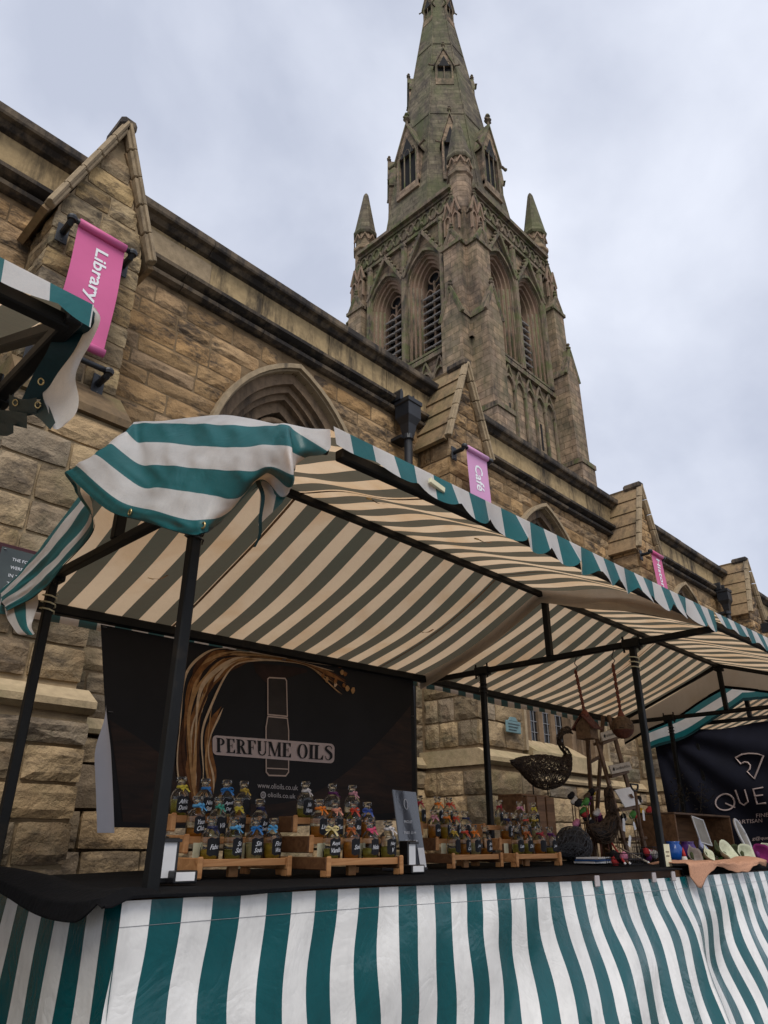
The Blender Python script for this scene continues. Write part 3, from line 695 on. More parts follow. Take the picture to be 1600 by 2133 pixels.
for k, (px_, py_) in enumerate(((TX+.020, TY+.024), (TX+.03, TY+TW-.02), (TX+TW-.03, TY+.024))):
    p = MB(); p.lathe([(.018*S, 1.76*S), (.036*S, 1.80*S), (.037*S, 1.94*S), (.044*S, 1.945*S), (.044*S, 1.957*S), (.036*S, 1.965*S), (.036*S, 2.02*S)], (px_*S, py_*S, 0), 8, math.pi/8); root = put('pinnacle', p, M['tower'], church)
    q = MB(); q.lathe([(.042*S, 2.02*S), (.046*S, 2.03*S), (.041*S, 2.045*S), (.010*S, 2.24*S), (.006*S, 2.25*S), (0, 2.258*S)], (px_*S, py_*S, 0), 8, math.pi/8); put('spirelet', q, M['spire'], root)
    gg = MB()
    for i in range(8):
        t = i*math.pi/4; x, y = px_*S+.039*S*math.cos(t), py_*S+.039*S*math.sin(t); tv = Vector((-math.sin(t), math.cos(t), 0))
        gg.bar(Vector((x, y, 1.985*S))-tv*.014*S, (x, y, 2.016*S), .07); gg.bar(Vector((x, y, 1.985*S))+tv*.014*S, (x, y, 2.016*S), .07)
    put('gablet_ring', gg, M['tower_warm'], root)
SX, SY, ZAP, KA = 1.5725, 1.2175, 3.808, .1225
apo = lambda z: KA*(ZAP-z)
sp = MB(); c22 = math.cos(math.pi/8)
sp.lathe([(apo(z)/c22*S, z*S) for z in [1.86+i*.05 for i in range(38)]]+[(.004*S, 3.80*S)], (SX*S, SY*S, 0), 8, math.pi/8)
spire = put('spire', sp, M['spire'], church)
ar = MB()
for k in range(8):
    t = math.pi/8+k*math.pi/4; ar.tube([(SX*S+apo(z)/c22*S*math.cos(t), SY*S+apo(z)/c22*S*math.sin(t), z*S) for z in (1.86, 2.5, 3.2, 3.78)], .0034*S, 5)
put('arris_roll', ar, M['spire'], spire)
rg = MB()
for z in (2.50, 3.02): rg.lathe([(apo(z)/c22*S+.01, z*S-.05), (apo(z)/c22*S+.055, z*S), (apo(z)/c22*S+.0, z*S+.10)], (SX*S, SY*S, 0), 8, math.pi/8)
put('spire_band', rg, M['spire'], spire)
def lucarne(deg, z0, ze, za, hw, proj_, lights=2):
    t = math.radians(deg); o = Vector((math.cos(t), math.sin(t), 0)); s = Vector((-math.sin(t), math.cos(t), 0)); C0 = Vector((SX, SY, 0)); d0 = apo(z0)+proj_
    mp = lambda a, z, d: (C0+s*a+o*(d0-d)+Vector((0, 0, z)))*S
    dp = lambda d: -o*min(d, apo(z0)-apo(za)+proj_+.012)*S
    b = MB()
    for q in (-1, 1): b.prism([mp(q*hw, z0-.02, 0), mp(q*hw*.80, z0-.02, 0), mp(q*hw*.80, ze, 0), mp(q*hw, ze, 0)], dp(.14))
    b.prism([mp(-hw, ze, 0), mp(hw, ze, 0), mp(0, za, 0)], dp(.2)); b.prism([mp(-hw, z0-.035, -.003), mp(hw, z0-.035, -.003), mp(hw, z0, -.003), mp(-hw, z0, -.003)], dp(.1))
    root = put('lucarne', b, M['tower'], church)
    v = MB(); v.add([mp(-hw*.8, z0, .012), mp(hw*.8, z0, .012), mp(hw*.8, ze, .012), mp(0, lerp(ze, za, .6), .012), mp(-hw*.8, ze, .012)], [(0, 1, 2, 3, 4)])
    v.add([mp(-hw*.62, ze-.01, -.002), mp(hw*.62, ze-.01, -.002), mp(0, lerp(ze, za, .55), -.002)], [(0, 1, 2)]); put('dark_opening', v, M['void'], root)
    tr = MB()
    for i in range(lights+1):
        a = -hw*.8+i*1.6*hw/lights; tr.tube([mp(a, z0, .0), mp(a, ze, .0)], hw*.055*S, 5)
        if i < lights:
            c = a+.8*hw/lights; r_ = .8*hw/lights; tr.tube([mp(c-r_, ze-.01, 0), mp(c-r_*.6, ze+r_*.9, 0), mp(c, ze+r_*1.5, 0), mp(c+r_*.6, ze+r_*.9, 0), mp(c+r_, ze-.01, 0)], hw*.05*S, 5)
    put('tracery', tr, M['tower_trim'], root)
    rf = MB()
    for q in (-1, 1):
        rf.prism([mp(q*hw*1.18, ze-.018, -.006), mp(q*hw*1.18, ze-.004, -.006), mp(0, za+.016, -.006), mp(0, za, -.006)], dp(.24))
        pk = mp(q*hw*1.2, ze-.012, -.004); rf.tube([pk, pk+s*q*.3*hw*S+Vector((0, 0, .04)), pk+s*q*.5*hw*S+Vector((0, 0, .10))], [.10*hw/.06, .09*hw/.06, .13*hw/.06], 6)
    finial(rf, mp(0, za+.008, 0), 1.3 if hw > .04 else .8); put('gable_roof', rf, M['tower_trim'], root)
for dgr in (180, 270, 0): lucarne(dgr, 2.12, 2.29, 2.44, .052, .010, 3)
for dgr in (225, 135, 315): lucarne(dgr, 2.74, 2.83, 2.925, .036, .004)
for dgr in (225, 135, 315): lucarne(dgr, 2.12, 2.28, 2.42, .032, .010)
for dgr in (180, 270): lucarne(dgr, 3.27, 3.36, 3.45, .026, .003)
# ================================================================== EVERYTHING FIXED TO THE CHURCH
M['pink'] = plain('pink_banner_pvc', (.56, .11, .26), .45, .08, 3); M['lilac'] = plain('lilac_banner_pvc', (.56, .27, .46), .45, .06, 3); M['magenta'] = plain('magenta_banner_pvc', (.52, .09, .22), .45, .06, 3)
def put_text(name, body, fn, mat, parent, box, shear=0.0, bold=0.0, align='c'):
    """lettering fitted into box=(u0,u1,v0,v1); fn maps (u,v) to a point"""
    vs, fs, x0, x1, y0, y1 = text_geo(body, shear, bold); u0, u1, v0, v1 = box
    mb = MB(); mb.add([fn(lerp(u0, u1, (v[0]-x0)/(x1-x0)), lerp(v0, v1, (v[1]-y0)/(y1-y0))) for v in vs], fs); return put(name, mb, mat, parent)
def church_banner(c, z1, z0, xl, xr, word, mat, label, wbox):
    y = 4.50; r = thing('hanging_banner', label, 'banner', (c, 4.66, z1), 'banners on the church buttresses')
    cl = MB()
    f = lambda u, v: (lerp(xl, xr, u)+.006*math.sin(v*5), y+.012*math.sin(v*6+1)+.008*math.sin(u*5)*v, lerp(z1, z0, v))
    cl.grid(f, 8, 24); put('banner_cloth', cl, mat, r, True)
    for z in (z1, z0): put('sleeve', MB().tube([(xl, y, z), (xr, y, z)], .034, 12), mat, r, True)
    vs, fs, a0, a1, b0, b1 = text_geo(word, 0.0, .018); mb = MB(); tx0, tx1, tz1, tz0 = wbox
    mb.add([f(lerp(tx0, tx1, (v[1]-b0)/(b1-b0)), lerp(tz1, tz0, (v[0]-a0)/(a1-a0))) for v in vs], fs); mb.v = [(x, yy-.004, z) for x, yy, z in mb.v]
    put('lettering', mb, M['white_ink'], r)
    for z, ext in ((z1, 1), (z0-.13, 0)):
        put('pole', MB().tube([(xl-.07, y, z), (xr+.09, y, z)], .022, 10), M['iron'], r, True)
        for x in (xl-.055, xr+.06):
            bk = MB(); bk.bbox(x-.045, x+.045, 4.655, 4.668, z-.13, z+.05, .003); bk.tube([(x, 4.66, z-.03), (x, y+.03, z-.03), (x, y, z)], .026, 10); bk.lathe([(.034, -.02), (.04, 0), (.034, .02)], (x, y, z), 10)
            put('bracket', bk, M['iron'], r, False)
            bl = MB()
            for dz in (-.11, .03): bl.lathe([(0, 0), (.009, .004), (0, .012)], (x, 4.652, z+dz), 6)
            put('bolt', bl, M['lead'], r)
church_banner(BUTT[0], 4.30, 3.27, 1.24, 1.62, 'Library', M['pink'], 'pink banner lettered Library hanging on the nearest buttress', (.34, .68, .13, .64))
church_banner(BUTT[1], 4.30, 3.18, 6.02, 6.42, 'Café', M['lilac'], 'lilac banner lettered Café hanging on the second buttress', (.34, .72, .14, .46))
church_banner(BUTT[2], 4.36, 3.18, 10.92, 11.30, 'History', M['magenta'], 'dark pink banner lettered History hanging on the third buttress', (.30, .72, .06, .56))
lp = thing('flag_pole', 'short black pole jutting from the far right buttress', 'pole', (16.5, 4.5, 4.2)); put('rod', MB().tube([(16.2, 4.45, 4.22), (17.9, 4.45, 4.25)], .025, 8), M['iron'], lp, True); put('bracket', MB().bbox(16.4, 16.5, 4.45, 4.67, 4.1, 4.3, .005), M['iron'], lp)
# plaques
M['slate'] = plain('dark_slate_plaque', (.036, .046, .042), .18, .25, 5, .5); M['maroon'] = plain('maroon_backboard', (.045, .008, .011), .5, .2, 20)
pq = thing('memorial_plaque', 'dark slate memorial plaque with white lettering under glass on the nearest buttress', 'plaque', (1.45, 4.38, 1.2))
pl0, pl1, pz0, pz1 = 1.22, 1.56, 1.24, 1.58
put('backboard', MB().bbox(pl0-.025, pl1+.025, 4.372, 4.395, pz0-.025, pz1+.025, .004), M['maroon'], pq); put('slate', MB().bbox(pl0, pl1, 4.360, 4.373, pz0, pz1, .004), M['slate'], pq)
for i, (tx, s_) in enumerate((('THE FOLLOWING', .8), ('WERE BURNT', .62), ('IN THIS MARKET', .8), ('THE REIGN', .58), ('THOMAS', .5))):
    zt = pz1-.075-i*.05; put_text('lettering', tx, lambda u, v: (u, 4.358, v), M['white_ink'], pq, (pl0+.07, pl0+.07+.27*s_, zt, zt+(.019 if i < 4 else .026)))
for x in (pl0+.02, pl1-.02):
    for z in (pz0+.02, pz1-.02): put('screw', MB().lathe([(0, 0), (.008, .002), (.008, .006)], (x, 4.356, z), 8), M['lead'], pq)
M['blueplaque'] = plain('pale_blue_enamel', (.13, .21, .22), .4, .15, 15)
bp = thing('wall_plaque', 'small pale blue plaque on the buttress right of the perfume banner', 'plaque', (6.4, 4.4, .98)); o = put('plate', MB().bbox(6.28, 6.54, 4.375, 4.395, 1.02, 1.14, .006).prism([(6.33, 4.375, 1.14), (6.49, 4.375, 1.14), (6.45, 4.375, 1.18), (6.37, 4.375, 1.18)], (0, .02, 0)), M['blueplaque'], bp)
for i in range(3): put('engraved_line', MB().box(6.31, 6.51-.03*i, 4.370, 4.373, 1.105-.03*i, 1.112-.03*i), M['slate'], bp)
# ================================================================== MARKET STALLS
XA, XL, XR, XC, XD = .43, 1.088, 4.138, 7.19, 7.80
YFE, YF, YRD, YBK, YBE = 1.45, 1.92, 2.50, 3.06, 3.58
TZ = -.13                                                          # table top
def cbz(x): return lerp(1.03, 1.105, sstep(1.0, 4.2, x))+.006*(x-4.1)*(x > 4.1) if x > .9 else 1.10
def rdz(x): return 1.535+.004*(x-1.0) if x > .9 else 1.545
def fez(x): return 1.12+.021*(x-1.25) if x > .9 else 1.115
def front_z(x): return fez(x)-.03
def truss(root, x, poles=True):
    c = cbz(x); r = rdz(x)
    if poles:
        for y in (YF, YBK):
            put('pole', MB().bbox(x-.018, x+.018, y-.018, y+.018, GZ, c+.012, .004), M['frame'], root)
            put('bolt_plate', MB().bbox(x-.03, x+.03, y-.055, y+.055, c-.028, c+.028, .004).tube([(x-.012, y-.05, c-.05), (x-.012, y-.05, c+.05)], .007, 6).tube([(x-.012, y+.05, c-.05), (x-.012, y+.05, c+.05)], .007, 6), M['frame'], root)
    if poles:
        for y in (YF, YBK): put('tie_cord', MB().tube([(x+.030*math.cos(t*.9), y+.030*math.sin(t*.9), c-.07-.0042*t) for t in range(22)], .0035, 5), M['cream_card'] if int(x*10+y) % 2 else M['plastic'], root, True)
    put('crossbar', MB().bar((x, YFE-.04 if not 1 < x < 2 else YF-.08, c-.012*(x < 3)), (x, YBE+.05, c+.012*(x < 3)), .036), M['frame'], root)
    put('king_post', MB().bbox(x-.02, x+.02, YRD-.02, YRD+.02, c+.016, r-.02, .004), M['frame'], root)
    put('rafter', MB().bar((x+(.14 if 1 < x < 2 else 0), YFE, front_z(x)), (x, YRD, r), .034), M['frame'], root); put('rafter', MB().bar((x, YRD, r), (x, YBE, c+.02), .034), M['frame'], root)
    put('ridge_socket', MB().bbox(x-.045, x+.045, YRD-.035, YRD+.035, r-.055, r-.02, .006), M['frame'], root)
def rails(root, x0, x1, tbl=True):
    put('ridge_rail', MB().bar((x0, YRD, rdz(x0)-.005), (x1, YRD, rdz(x1)-.005), .036), M['frame'], root)
    put('eave_rail', MB().bar((x0, YBE, cbz(x0)+.01), (x1, YBE, cbz(x1)+.01), .05), M['frame'], root)
    put('eave_rail', MB().bar((x0+(.19 if 1 < x0 < 2 else 0), YFE, front_z(x0)), (x1, YFE, front_z(x1)), .036), M['frame'], root)
    if tbl:
        put('table_board', MB().bbox(x0-.06 if x0 < 2 else x0-.03, x1+.0, 1.86, 3.12, TZ-.04, TZ, .004), M['wood_dark'], root)
        for y in (1.9, 3.08): put('table_rail', MB().bar((x0, y, TZ-.065), (x1, y, TZ-.065), .04), M['frame'], root)
sB = thing('market_stall', 'long black steel market stall frame with the perfume oils table', 'market stall', (XL, YF, GZ))
for x in (XL, XR, XC): truss(sB, x)
rails(sB, XL, XR-.001); rails(sB, XR+.001, XC)
sA = thing('market_stall', 'black steel stall frame cut off at the upper left edge', 'market stall', (XA, YF, GZ))
for x in (XA, XA-3.05): truss(sA, x)
rails(sA, XA-3.05, XA, True)
sD = thing('market_stall', 'far stall frame at the right edge carrying the navy backdrop', 'market stall', (XD, YF, GZ))
for x in (XD, XD+3.05): truss(sD, x)
rails(sD, XD, XD+3.05)
# ---- canopies
def canopy(name_label, xa, xb, seed, left_flap=None, right_flap=None, val_seed=0.0, val_drop=.12, edge=None, uo=0.0, amp=1.0):
    edge = edge or (lambda s: xa)
    r = thing('canopy', name_label, 'canopy', ((xa+xb)/2, YRD, rdz((xa+xb)/2)), 'striped canopies over the stalls')
    def rp(x, s):
        zb = cbz(x)+.03; zr = rdz(x)+.022
        if s < .5:
            t = s*2; y = lerp(YBE+.04, YRD, t); z = lerp(zb, zr, t)-.048*math.sin(math.pi*t)*(1+.35*math.sin(x*2.1+seed))
            z += (.008*math.sin(7*x+4*y+seed)+.007*noise.noise(Vector((x*3, y*2.2, seed))))*math.sin(math.pi*t)
        else:
            t = s*2-1; y = lerp(YRD, YFE-.05, t); z = lerp(zr, fez(x), t)+(.035+.02*math.sin(x*1.7+seed*2))*math.sin(math.pi*t)+.017*math.sin(4*x+8*y+seed)*math.sin(math.pi*t)
        return Vector((x, y, z))
    n = int((xb-xa)/.06)
    top = MB(); top.grid(lambda u, v: rp(lerp(edge(v), xb, u), v), n, 40, lambda u, v: (lerp(edge(v), xb, u)+uo, v)); put('roof_sheet', top, M['canopy'], r, True)
    def fv(u, v):
        x = lerp(edge(1), xb, u); e = rp(x, 1.0); A = (sstep(xa, xa+1.3, x)*.8+.2)*amp
        wv = .55*math.sin(2*math.pi*x/.345+val_seed)+.5*math.sin(2*math.pi*x/.21+val_seed*2.3); d = val_drop*(.50+.22*A)+.055*A*abs(math.sin(math.pi*x/.195+.35*math.sin(x*2.3)))+.010*wv*A
        return e+Vector((.008*wv*v*A, -.012-.020*v-.026*v*wv*A, .008-d*v))
    va = MB(); va.grid(fv, n*3, 8, lambda u, v: (lerp(edge(1), xb, u)+uo, v)); put('front_valance', va, M['canopy'], r, True)
    bv = MB(); bv.grid(lambda u, v: rp(lerp(xa, xb, u), 0)+Vector((0, .02, -.075*v+.01*math.sin(14*u)*v)), n, 2, lambda u, v: (lerp(xa, xb, u), v)); put('back_valance', bv, M['canopy'], r, True)
    for side, fl in ((0, left_flap), (1, right_flap)):
        if not fl: continue
        drop, u0, dx, hem = fl; X = xb if side else xa
        ef = MB(); ef.grid(lambda s, v: rp(X, s)+Vector((dx*v*(1 if side else -1)+.008*math.sin(s*17+seed)*v, 0, -drop*v*(1+.05*math.sin(s*23+seed)))), 40, 8, lambda s, v: (u0+v*drop, s)); put('end_flap', ef, M['lining'] if u0 == 0 else M['canopy'], r, True)
        if hem is None: continue
        hm = MB(); hm.grid(lambda s, v: rp(X, s)+Vector((dx*(1 if side else -1)+.015*math.sin(s*17+seed)-.002, 0, -drop*(1+.05*math.sin(s*23+seed))-.028*v+.006)), 40, 1); put('hem_tape', hm, hem, r, True)
    return r, rp
cB, rpB = canopy('green and white striped canopy over the perfume oils stall', 1.07, 4.085, .7, None, (.085, .0, .01, None), .4, .115, lambda s: 1.075+.125*sstep(.5, 1.0, s))
cC, rpC = canopy('striped canopy over the wicker craft stall, right of the perfume stall', 4.10, 7.27, 2.1, (.085, .0, .01, None), (.20, .0, .02, M['blackcloth']), 1.9, .125)
cD, rpD = canopy('striped canopy of the far stall at the right edge', 7.74, 10.9, 3.3, (.26, .09, .02, M['strap']), None, .9, .12)
cA, rpA = canopy('striped canopy corner at the upper left edge of the view', XA-3.1, .455, 5.2, None, None, 2.2, .10, None, -.062, .35)
# seams, buckled straps under the perfume stall's canopy
for x, w_ in ((1.95, .016), (3.62, .012), (5.9, .012)):
    rp_ = rpB if x < 4.1 else rpC; own = cB if x < 4.1 else cC
    sm = MB(); sm.grid(lambda u, v: rp_(x+w_*u, v)-Vector((0, 0, .006)), 1, 40); put('seam_tape', sm, M['tan'], own, True)
def ribbon(name, pts, wd, mat, parent, side):
    sd_ = Vector(side).normalized(); P = [Vector(p) for p in pts]; mb = MB()
    mb.grid(lambda u, v: cat(P, v)+sd_*((u-.5)*(wd if isinstance(wd, (int, float)) else lerp(wd[0], wd[1], v))), 2, 4*len(P)); return put(name, mb, mat, parent, True)
for x, s0 in ((1.62, .18), (2.02, .70), (3.5, .25), (2.75, .72)):
    p = rpB(x, s0); q = rpB(x+.055, s0+.02); ribbon('leather_strap', [p-Vector((0, 0, .012)), p.lerp(q, .5)-Vector((0, 0, .022)), q-Vector((0, 0, .012))], .016, M['tan'], cB, (0, 1, .4))
    put('buckle', MB().tube([p+Vector((-.012, 0, -.014))+Vector((.014*math.cos(t), .011*math.sin(t), .004*math.sin(t))) for t in [2*math.pi*i/10 for i in range(11)]], .0022, 5), M['brass'], cB, True)
pz = fvp = rpB(1.95, 1.0)
peg = put('wooden_peg', MB().bar(aty(895, 1000, 1.372), aty(925, 1022, 1.372), .012, .02), M['cream_card'], cB)
# ---- wind-blown end flap of the perfume stall's canopy (control grid: rows are stripe edges)
def c7(x, y, X): return atx(x*.4375, 850+y*.4375, X)
GR = [
 [(5, 862, 1.0), (6, 872, .995), (9, 885, .99), (13, 903, .985), (20, 925, .98), (28, 948, .975), (36, 968, .97)],
 [(120, 738, 1.02), (124, 745, 1.01), (134, 760, 1.0), (146, 785, .99), (160, 815, .985), (172, 850, .98), (182, 880, .975)],
 [(232, 604, 1.04), (236, 610, 1.03), (248, 632, 1.0), (262, 662, .985), (276, 700, .975), (288, 738, .97), (298, 768, .968)],
 [(388, 408, 1.05), (390, 414, 1.04), (398, 440, 1.01), (410, 470, .985), (426, 505, .97), (444, 545, .965), (456, 580, .965)],
 [(480, 294, 1.055), (478, 300, 1.04), (472, 330, 1.01), (455, 370, .98), (425, 410, .95), (400, 430, .925), (372, 420, .905)],
 [(560, 185, 1.06), (556, 187, 1.03), (540, 205, .98), (500, 245, .93), (450, 285, .89), (385, 325, .865), (338, 355, .855)],
 [(630, 90, 1.065), (624, 96, 1.03), (600, 116, .97), (527, 170, .915), (462, 225, .875), (376, 281, .845), (325, 314, .835)],
 [(655, 70, 1.075), (655, 76, 1.05), (655, 163, .995), (658, 265, .955), (655, 368, .93), (566, 440, .885), (505, 480, .87)],
 [(760, 66, 1.085), (760, 76, 1.06), (765, 166, 1.01), (770, 272, .975), (762, 380, .95), (735, 490, .925), (690, 540, .915)],
 [(900, 63, 1.10), (900, 77, 1.075), (900, 178, 1.03), (900, 284, 1.0), (900, 402, .98), (895, 535, .96), (885, 598, .955)],
 [(1030, 60, 1.115), (1030, 80, 1.09), (1035, 186, 1.045), (1045, 296, 1.02), (1020, 418, 1.01), (1000, 535, 1.0), (985, 590, .995)],
 [(1160, 56, 1.13), (1160, 85, 1.105), (1165, 192, 1.06), (1180, 303, 1.045), (1130, 428, 1.045), (1090, 505, 1.06), (1055, 550, 1.065)],
 [(1300, 50, 1.15), (1290, 85, 1.12), (1290, 180, 1.075), (1300, 285, 1.065), (1265, 312, 1.09), (1245, 345, 1.12), (1235, 370, 1.13)],
 [(1400, 46, 1.165), (1372, 84, 1.125), (1388, 188, 1.065), (1396, 322, 1.06), (1375, 380, 1.09), (1355, 430, 1.11), (1345, 448, 1.12)],
 [(1520, 44, 1.185), (1420, 120, 1.15), (1400, 215, 1.11), (1402, 300, 1.10), (1400, 318, 1.12), (1398, 330, 1.13), (1396, 340, 1.14)],
 [(1648, 92, 1.21), (1568, 212, 1.195), (1455, 240, 1.18), (1415, 278, 1.17), (1408, 290, 1.17), (1404, 298, 1.17), (1400, 306, 1.17)]]
GV = [[c7(*p) for p in col] for col in GR]
for col in GV:                                                     # the flap hangs from the roof sheet's own edge
    y = col[0].y; s_ = .5*(YBE+.04-y)/(YBE+.04-YRD) if y > YRD else .5+.5*(YRD-y)/(YRD-YFE+.05)
    s_ = max(0.0, min(1.0, s_)); col[0] = rpB(1.075+.125*sstep(.5, 1.0, s_), s_)+Vector((-.002, 0, .002))
def flapf(u, v):
    row = [cat(col, v) for col in GV]; p = cat(row, u); k = sstep(0, .12, v)
    n_ = noise.noise(Vector((u*9, v*4, 1)))*.012+(.5-abs(noise.noise(Vector((u*14, v*6, 7)))))*.014+noise.noise(Vector((u*34, v*12, 3)))*.004
    return p+Vector((-1, -.25, 0))*n_*k
fl = MB(); fl.grid(flapf, 120, 60, lambda u, v: (v*6*.0975+.0001, u)); endf = put('end_flap', fl, M['canopy'], cB, True)
hm = MB(); hm.grid(lambda u, v: flapf(u*.80, .955+.045*v)+Vector((.006, .004, 0)), 100, 2); put('hem_tape', hm, M['strap'], endf, True)
for u in (.505, .665): 
    p = flapf(u, .92); put('eyelet', MB().tube([p+Vector((-.008, .009*math.cos(t), .009*math.sin(t))) for t in [2*math.pi*i/12 for i in range(13)]], .003, 5), M['brass'], endf, True)
ribbon('tie_strap', [c7(1225, 345, 1.10), c7(1252, 420, 1.085), c7(1240, 520, 1.08), c7(1238, 600, 1.085), c7(1212, 662, 1.09)], (.022, .013), M['strap'], cB, (.0, 1, .15))
tri = MB(); tri.grid(lambda u, v: (c7(1245, 340, 1.12).lerp(c7(1395, 318, 1.10), u)).lerp(c7(1230, 560, 1.12).lerp(c7(1345, 450, 1.11), u), v), 6, 6, lambda u, v: (.0+u*.16, v)); put('turned_corner', tri, M['canopy'], cB, True)
tl_ = MB(); TP = [[c7(20, 925, .985), c7(30, 990, .975), c7(55, 1035, .965), c7(78, 1068, .96), c7(95, 1078, .965)], [c7(95, 905, 1.0), c7(100, 960, .985), c7(108, 1010, .975), c7(125, 1050, .97), c7(150, 1080, .98)], [c7(178, 880, 1.02), c7(182, 930, 1.01), c7(165, 985, 1.0), c7(150, 1040, .995), c7(165, 1075, 1.0)]]
tl_.grid(lambda u, v: cat([cat(c, v) for c in TP], u), 20, 14, lambda u, v: (u*.27+.02, v)); put('corner_tail', tl_, M['canopy'], cB, True)
# ---- hanging corner and straps of the upper-left canopy
def c4(x, y, X): return atx(x*.3125, 530+y*.3125, X)
LP = [[c4(520, 330, .47), c4(500, 470, .462), c4(440, 600, .46), c4(400, 690, .458), c4(320, 800, .455), (c4(285, 930, .452)), c4(320, 1040, .452), c4(355, 1160, .452)],
      [c4(585, 322, .47), c4(615, 400, .472), c4(560, 560, .475), c4(490, 690, .47), c4(430, 830, .466), c4(405, 940, .47), c4(400, 1060, .468), c4(385, 1165, .464)],
      [c4(640, 360, .475), c4(668, 440, .485), c4(600, 600, .488), c4(540, 705, .485), c4(503, 820, .480), c4(525, 960, .485), c4(505, 1060, .482), c4(430, 1140, .475)]]
hf = MB(); hf.grid(lambda u, v: cat([cat(c, v) for c in LP], u), 16, 40, lambda u, v: (u*.085, v)); put('hanging_flap', hf, M['canopy'], cA, True)
ribbon('eyelet_strap', [c4(470, 500, .447), c4(400, 650, .444), c4(300, 800, .44), c4(215, 965, .44)], (.07, .05), M['strap'], cA, RT2)
ribbon('eyelet_strap', [c4(245, 1000, .45), c4(300, 1060, .45), c4(352, 1145, .45)], (.052, .02), M['strap'], cA, (.3, -.3, 1))
ribbon('eyelet_strap', [c4(60, 985, .43), c4(150, 1020, .435), c4(245, 1010, .44)], .04, M['strap'], cA, UP2)
ribbon('eyelet_strap', [c4(-20, 1080, .43), c4(80, 1090, .432), c4(180, 1110, .434)], .036, M['strap'], cA, UP2)
ribbon('eyelet_strap', [c4(-20, 1165, .43), c4(40, 1170, .43), c4(90, 1150, .43)], .03, M['strap'], cA, UP2)
for x, y, X in ((278, 850, .435), (108, 990, .428), (258, 1005, .444)):
    p = c4(x, y, X); put('eyelet', MB().tube([p+RT2*.0065*math.cos(t)+UP2*.0075*math.sin(t)-FW*.004 for t in [2*math.pi*i/12 for i in range(13)]], .002, 5), M['brass'], cA, True)
put('corner_pad', MB().lathe([(.0, -.028), (.03, -.026), (.042, -.01), (.042, .014), (.03, .028), (0, .03)], c4(520, 430, .45), 10), M['strap'], cA, True)
M['signclip'] = plain('dull_white_clip', (.38, .34, .34), .6, .15, 20)
# ---- skirts round the tables
def skirt(label, x0, x1, fl0, fl1, seed, side=False, right=False):
    r = thing('table_skirt', label, 'tarpaulin', ((x0+x1)/2, 1.82, GZ), 'striped skirts round the stall tables')
    def f(u, v):
        x = lerp(x0, x1, u); t = v; zz = lerp(TZ-.005-.030*sstep(1.6, 4, x), GZ+.02, v); fl = lerp(fl0, fl1, sstep(x0+.3, x1, x))
        y = 1.828-fl*(t**1.25)-.030*math.sin(2.3*x+seed)*sstep(0, .6, t)-.014*math.sin(6.1*x+seed*2+2*t)*sstep(0, .5, t)-.010*math.sin(9*t+3*x)*sstep(0, .3, t)+(.5-abs(noise.noise(Vector((x*2.6, t*2.2, seed)))))*.022*sstep(.02, .25, t)+noise.noise(Vector((x*9, t*5, seed+4)))*.006*sstep(.02, .2, t)-.045*math.exp(-((x-4.06)/.10)**2)*sstep(.05, .5, t)
        y -= .012*math.sin(13*x+seed+5*t)*sstep(.05, .35, t)*.5
        return Vector((x+.016*math.sin(4*t*3+x*1.3)*sstep(0, .4, t)+.05*math.exp(-((x-3.8)/.35)**2)*math.sin(math.pi*min(1, t*1.4)), y, zz))
    mb = MB(); n = int((x1-x0)/.03); mb.grid(f, n, 44, lambda u, v: (lerp(x0, x1, u)-.965+.012, v)); put('front_sheet', mb, M['skirt'], r, True)
    hm = MB(); hm.tube([f(i/60, .062)+Vector((0, -.0006, 0)) for i in range(61)], .0007, 4); put('stitched_hem', hm, M['lead'], r, True)
    for i_, xq in enumerate((3.22, 3.78, 4.0) if 3 < x1 < 4.1 else ()): put('white_clip', MB().bbox(xq-.018, xq+.018, 1.808, 1.818, TZ-.05, TZ-.005, .003), M['signclip'], r)
    if side:
        def sf(u, v):
            y = lerp(1.828, 3.14, u); t = v; zz = lerp(TZ-.005, GZ+.02, v)
            return Vector((x0-.10*t**1.2*sstep(0, .5, u)-.02*math.sin(5*y)*sstep(0, .5, t)*sstep(0, .15, u)-.012*math.sin(12*y+4*t)*sstep(0, .5, t)*sstep(0, .15, u), y-fl0*(t**1.25)*(1-sstep(0, .4, u)), zz))
        mb = MB(); mb.grid(sf, 44, 30, lambda u, v: (.095+lerp(0, 1.31, u)*1.0, v)); put('side_sheet', mb, M['skirt'], r, True)
    if right:
        mb = MB(); mb.grid(lambda u, v: Vector((x1+.02*math.sin(5*u+2)*v, lerp(1.82, 3.14, u), lerp(TZ-.005, GZ+.02, v))), 30, 10, lambda u, v: (u*1.31, v)); put('side_sheet', mb, M['skirt'], r, True)
    return r
skirt('green and white striped skirt round the perfume oils table', .965, 4.03, .015, .20, .5, True)
skirt('green and white striped skirt of the craft table, continuing at right', 4.035, 7.15, .20, .26, 1.1)
skirt('striped skirt of the stall at the left, mostly outside the view', XA-3.05, XA+.05, .03, .03, 3.3, False, True)
skirt('striped skirt of the far stall by the navy backdrop', XD, XD+3.0, .1, .1, 2.1)
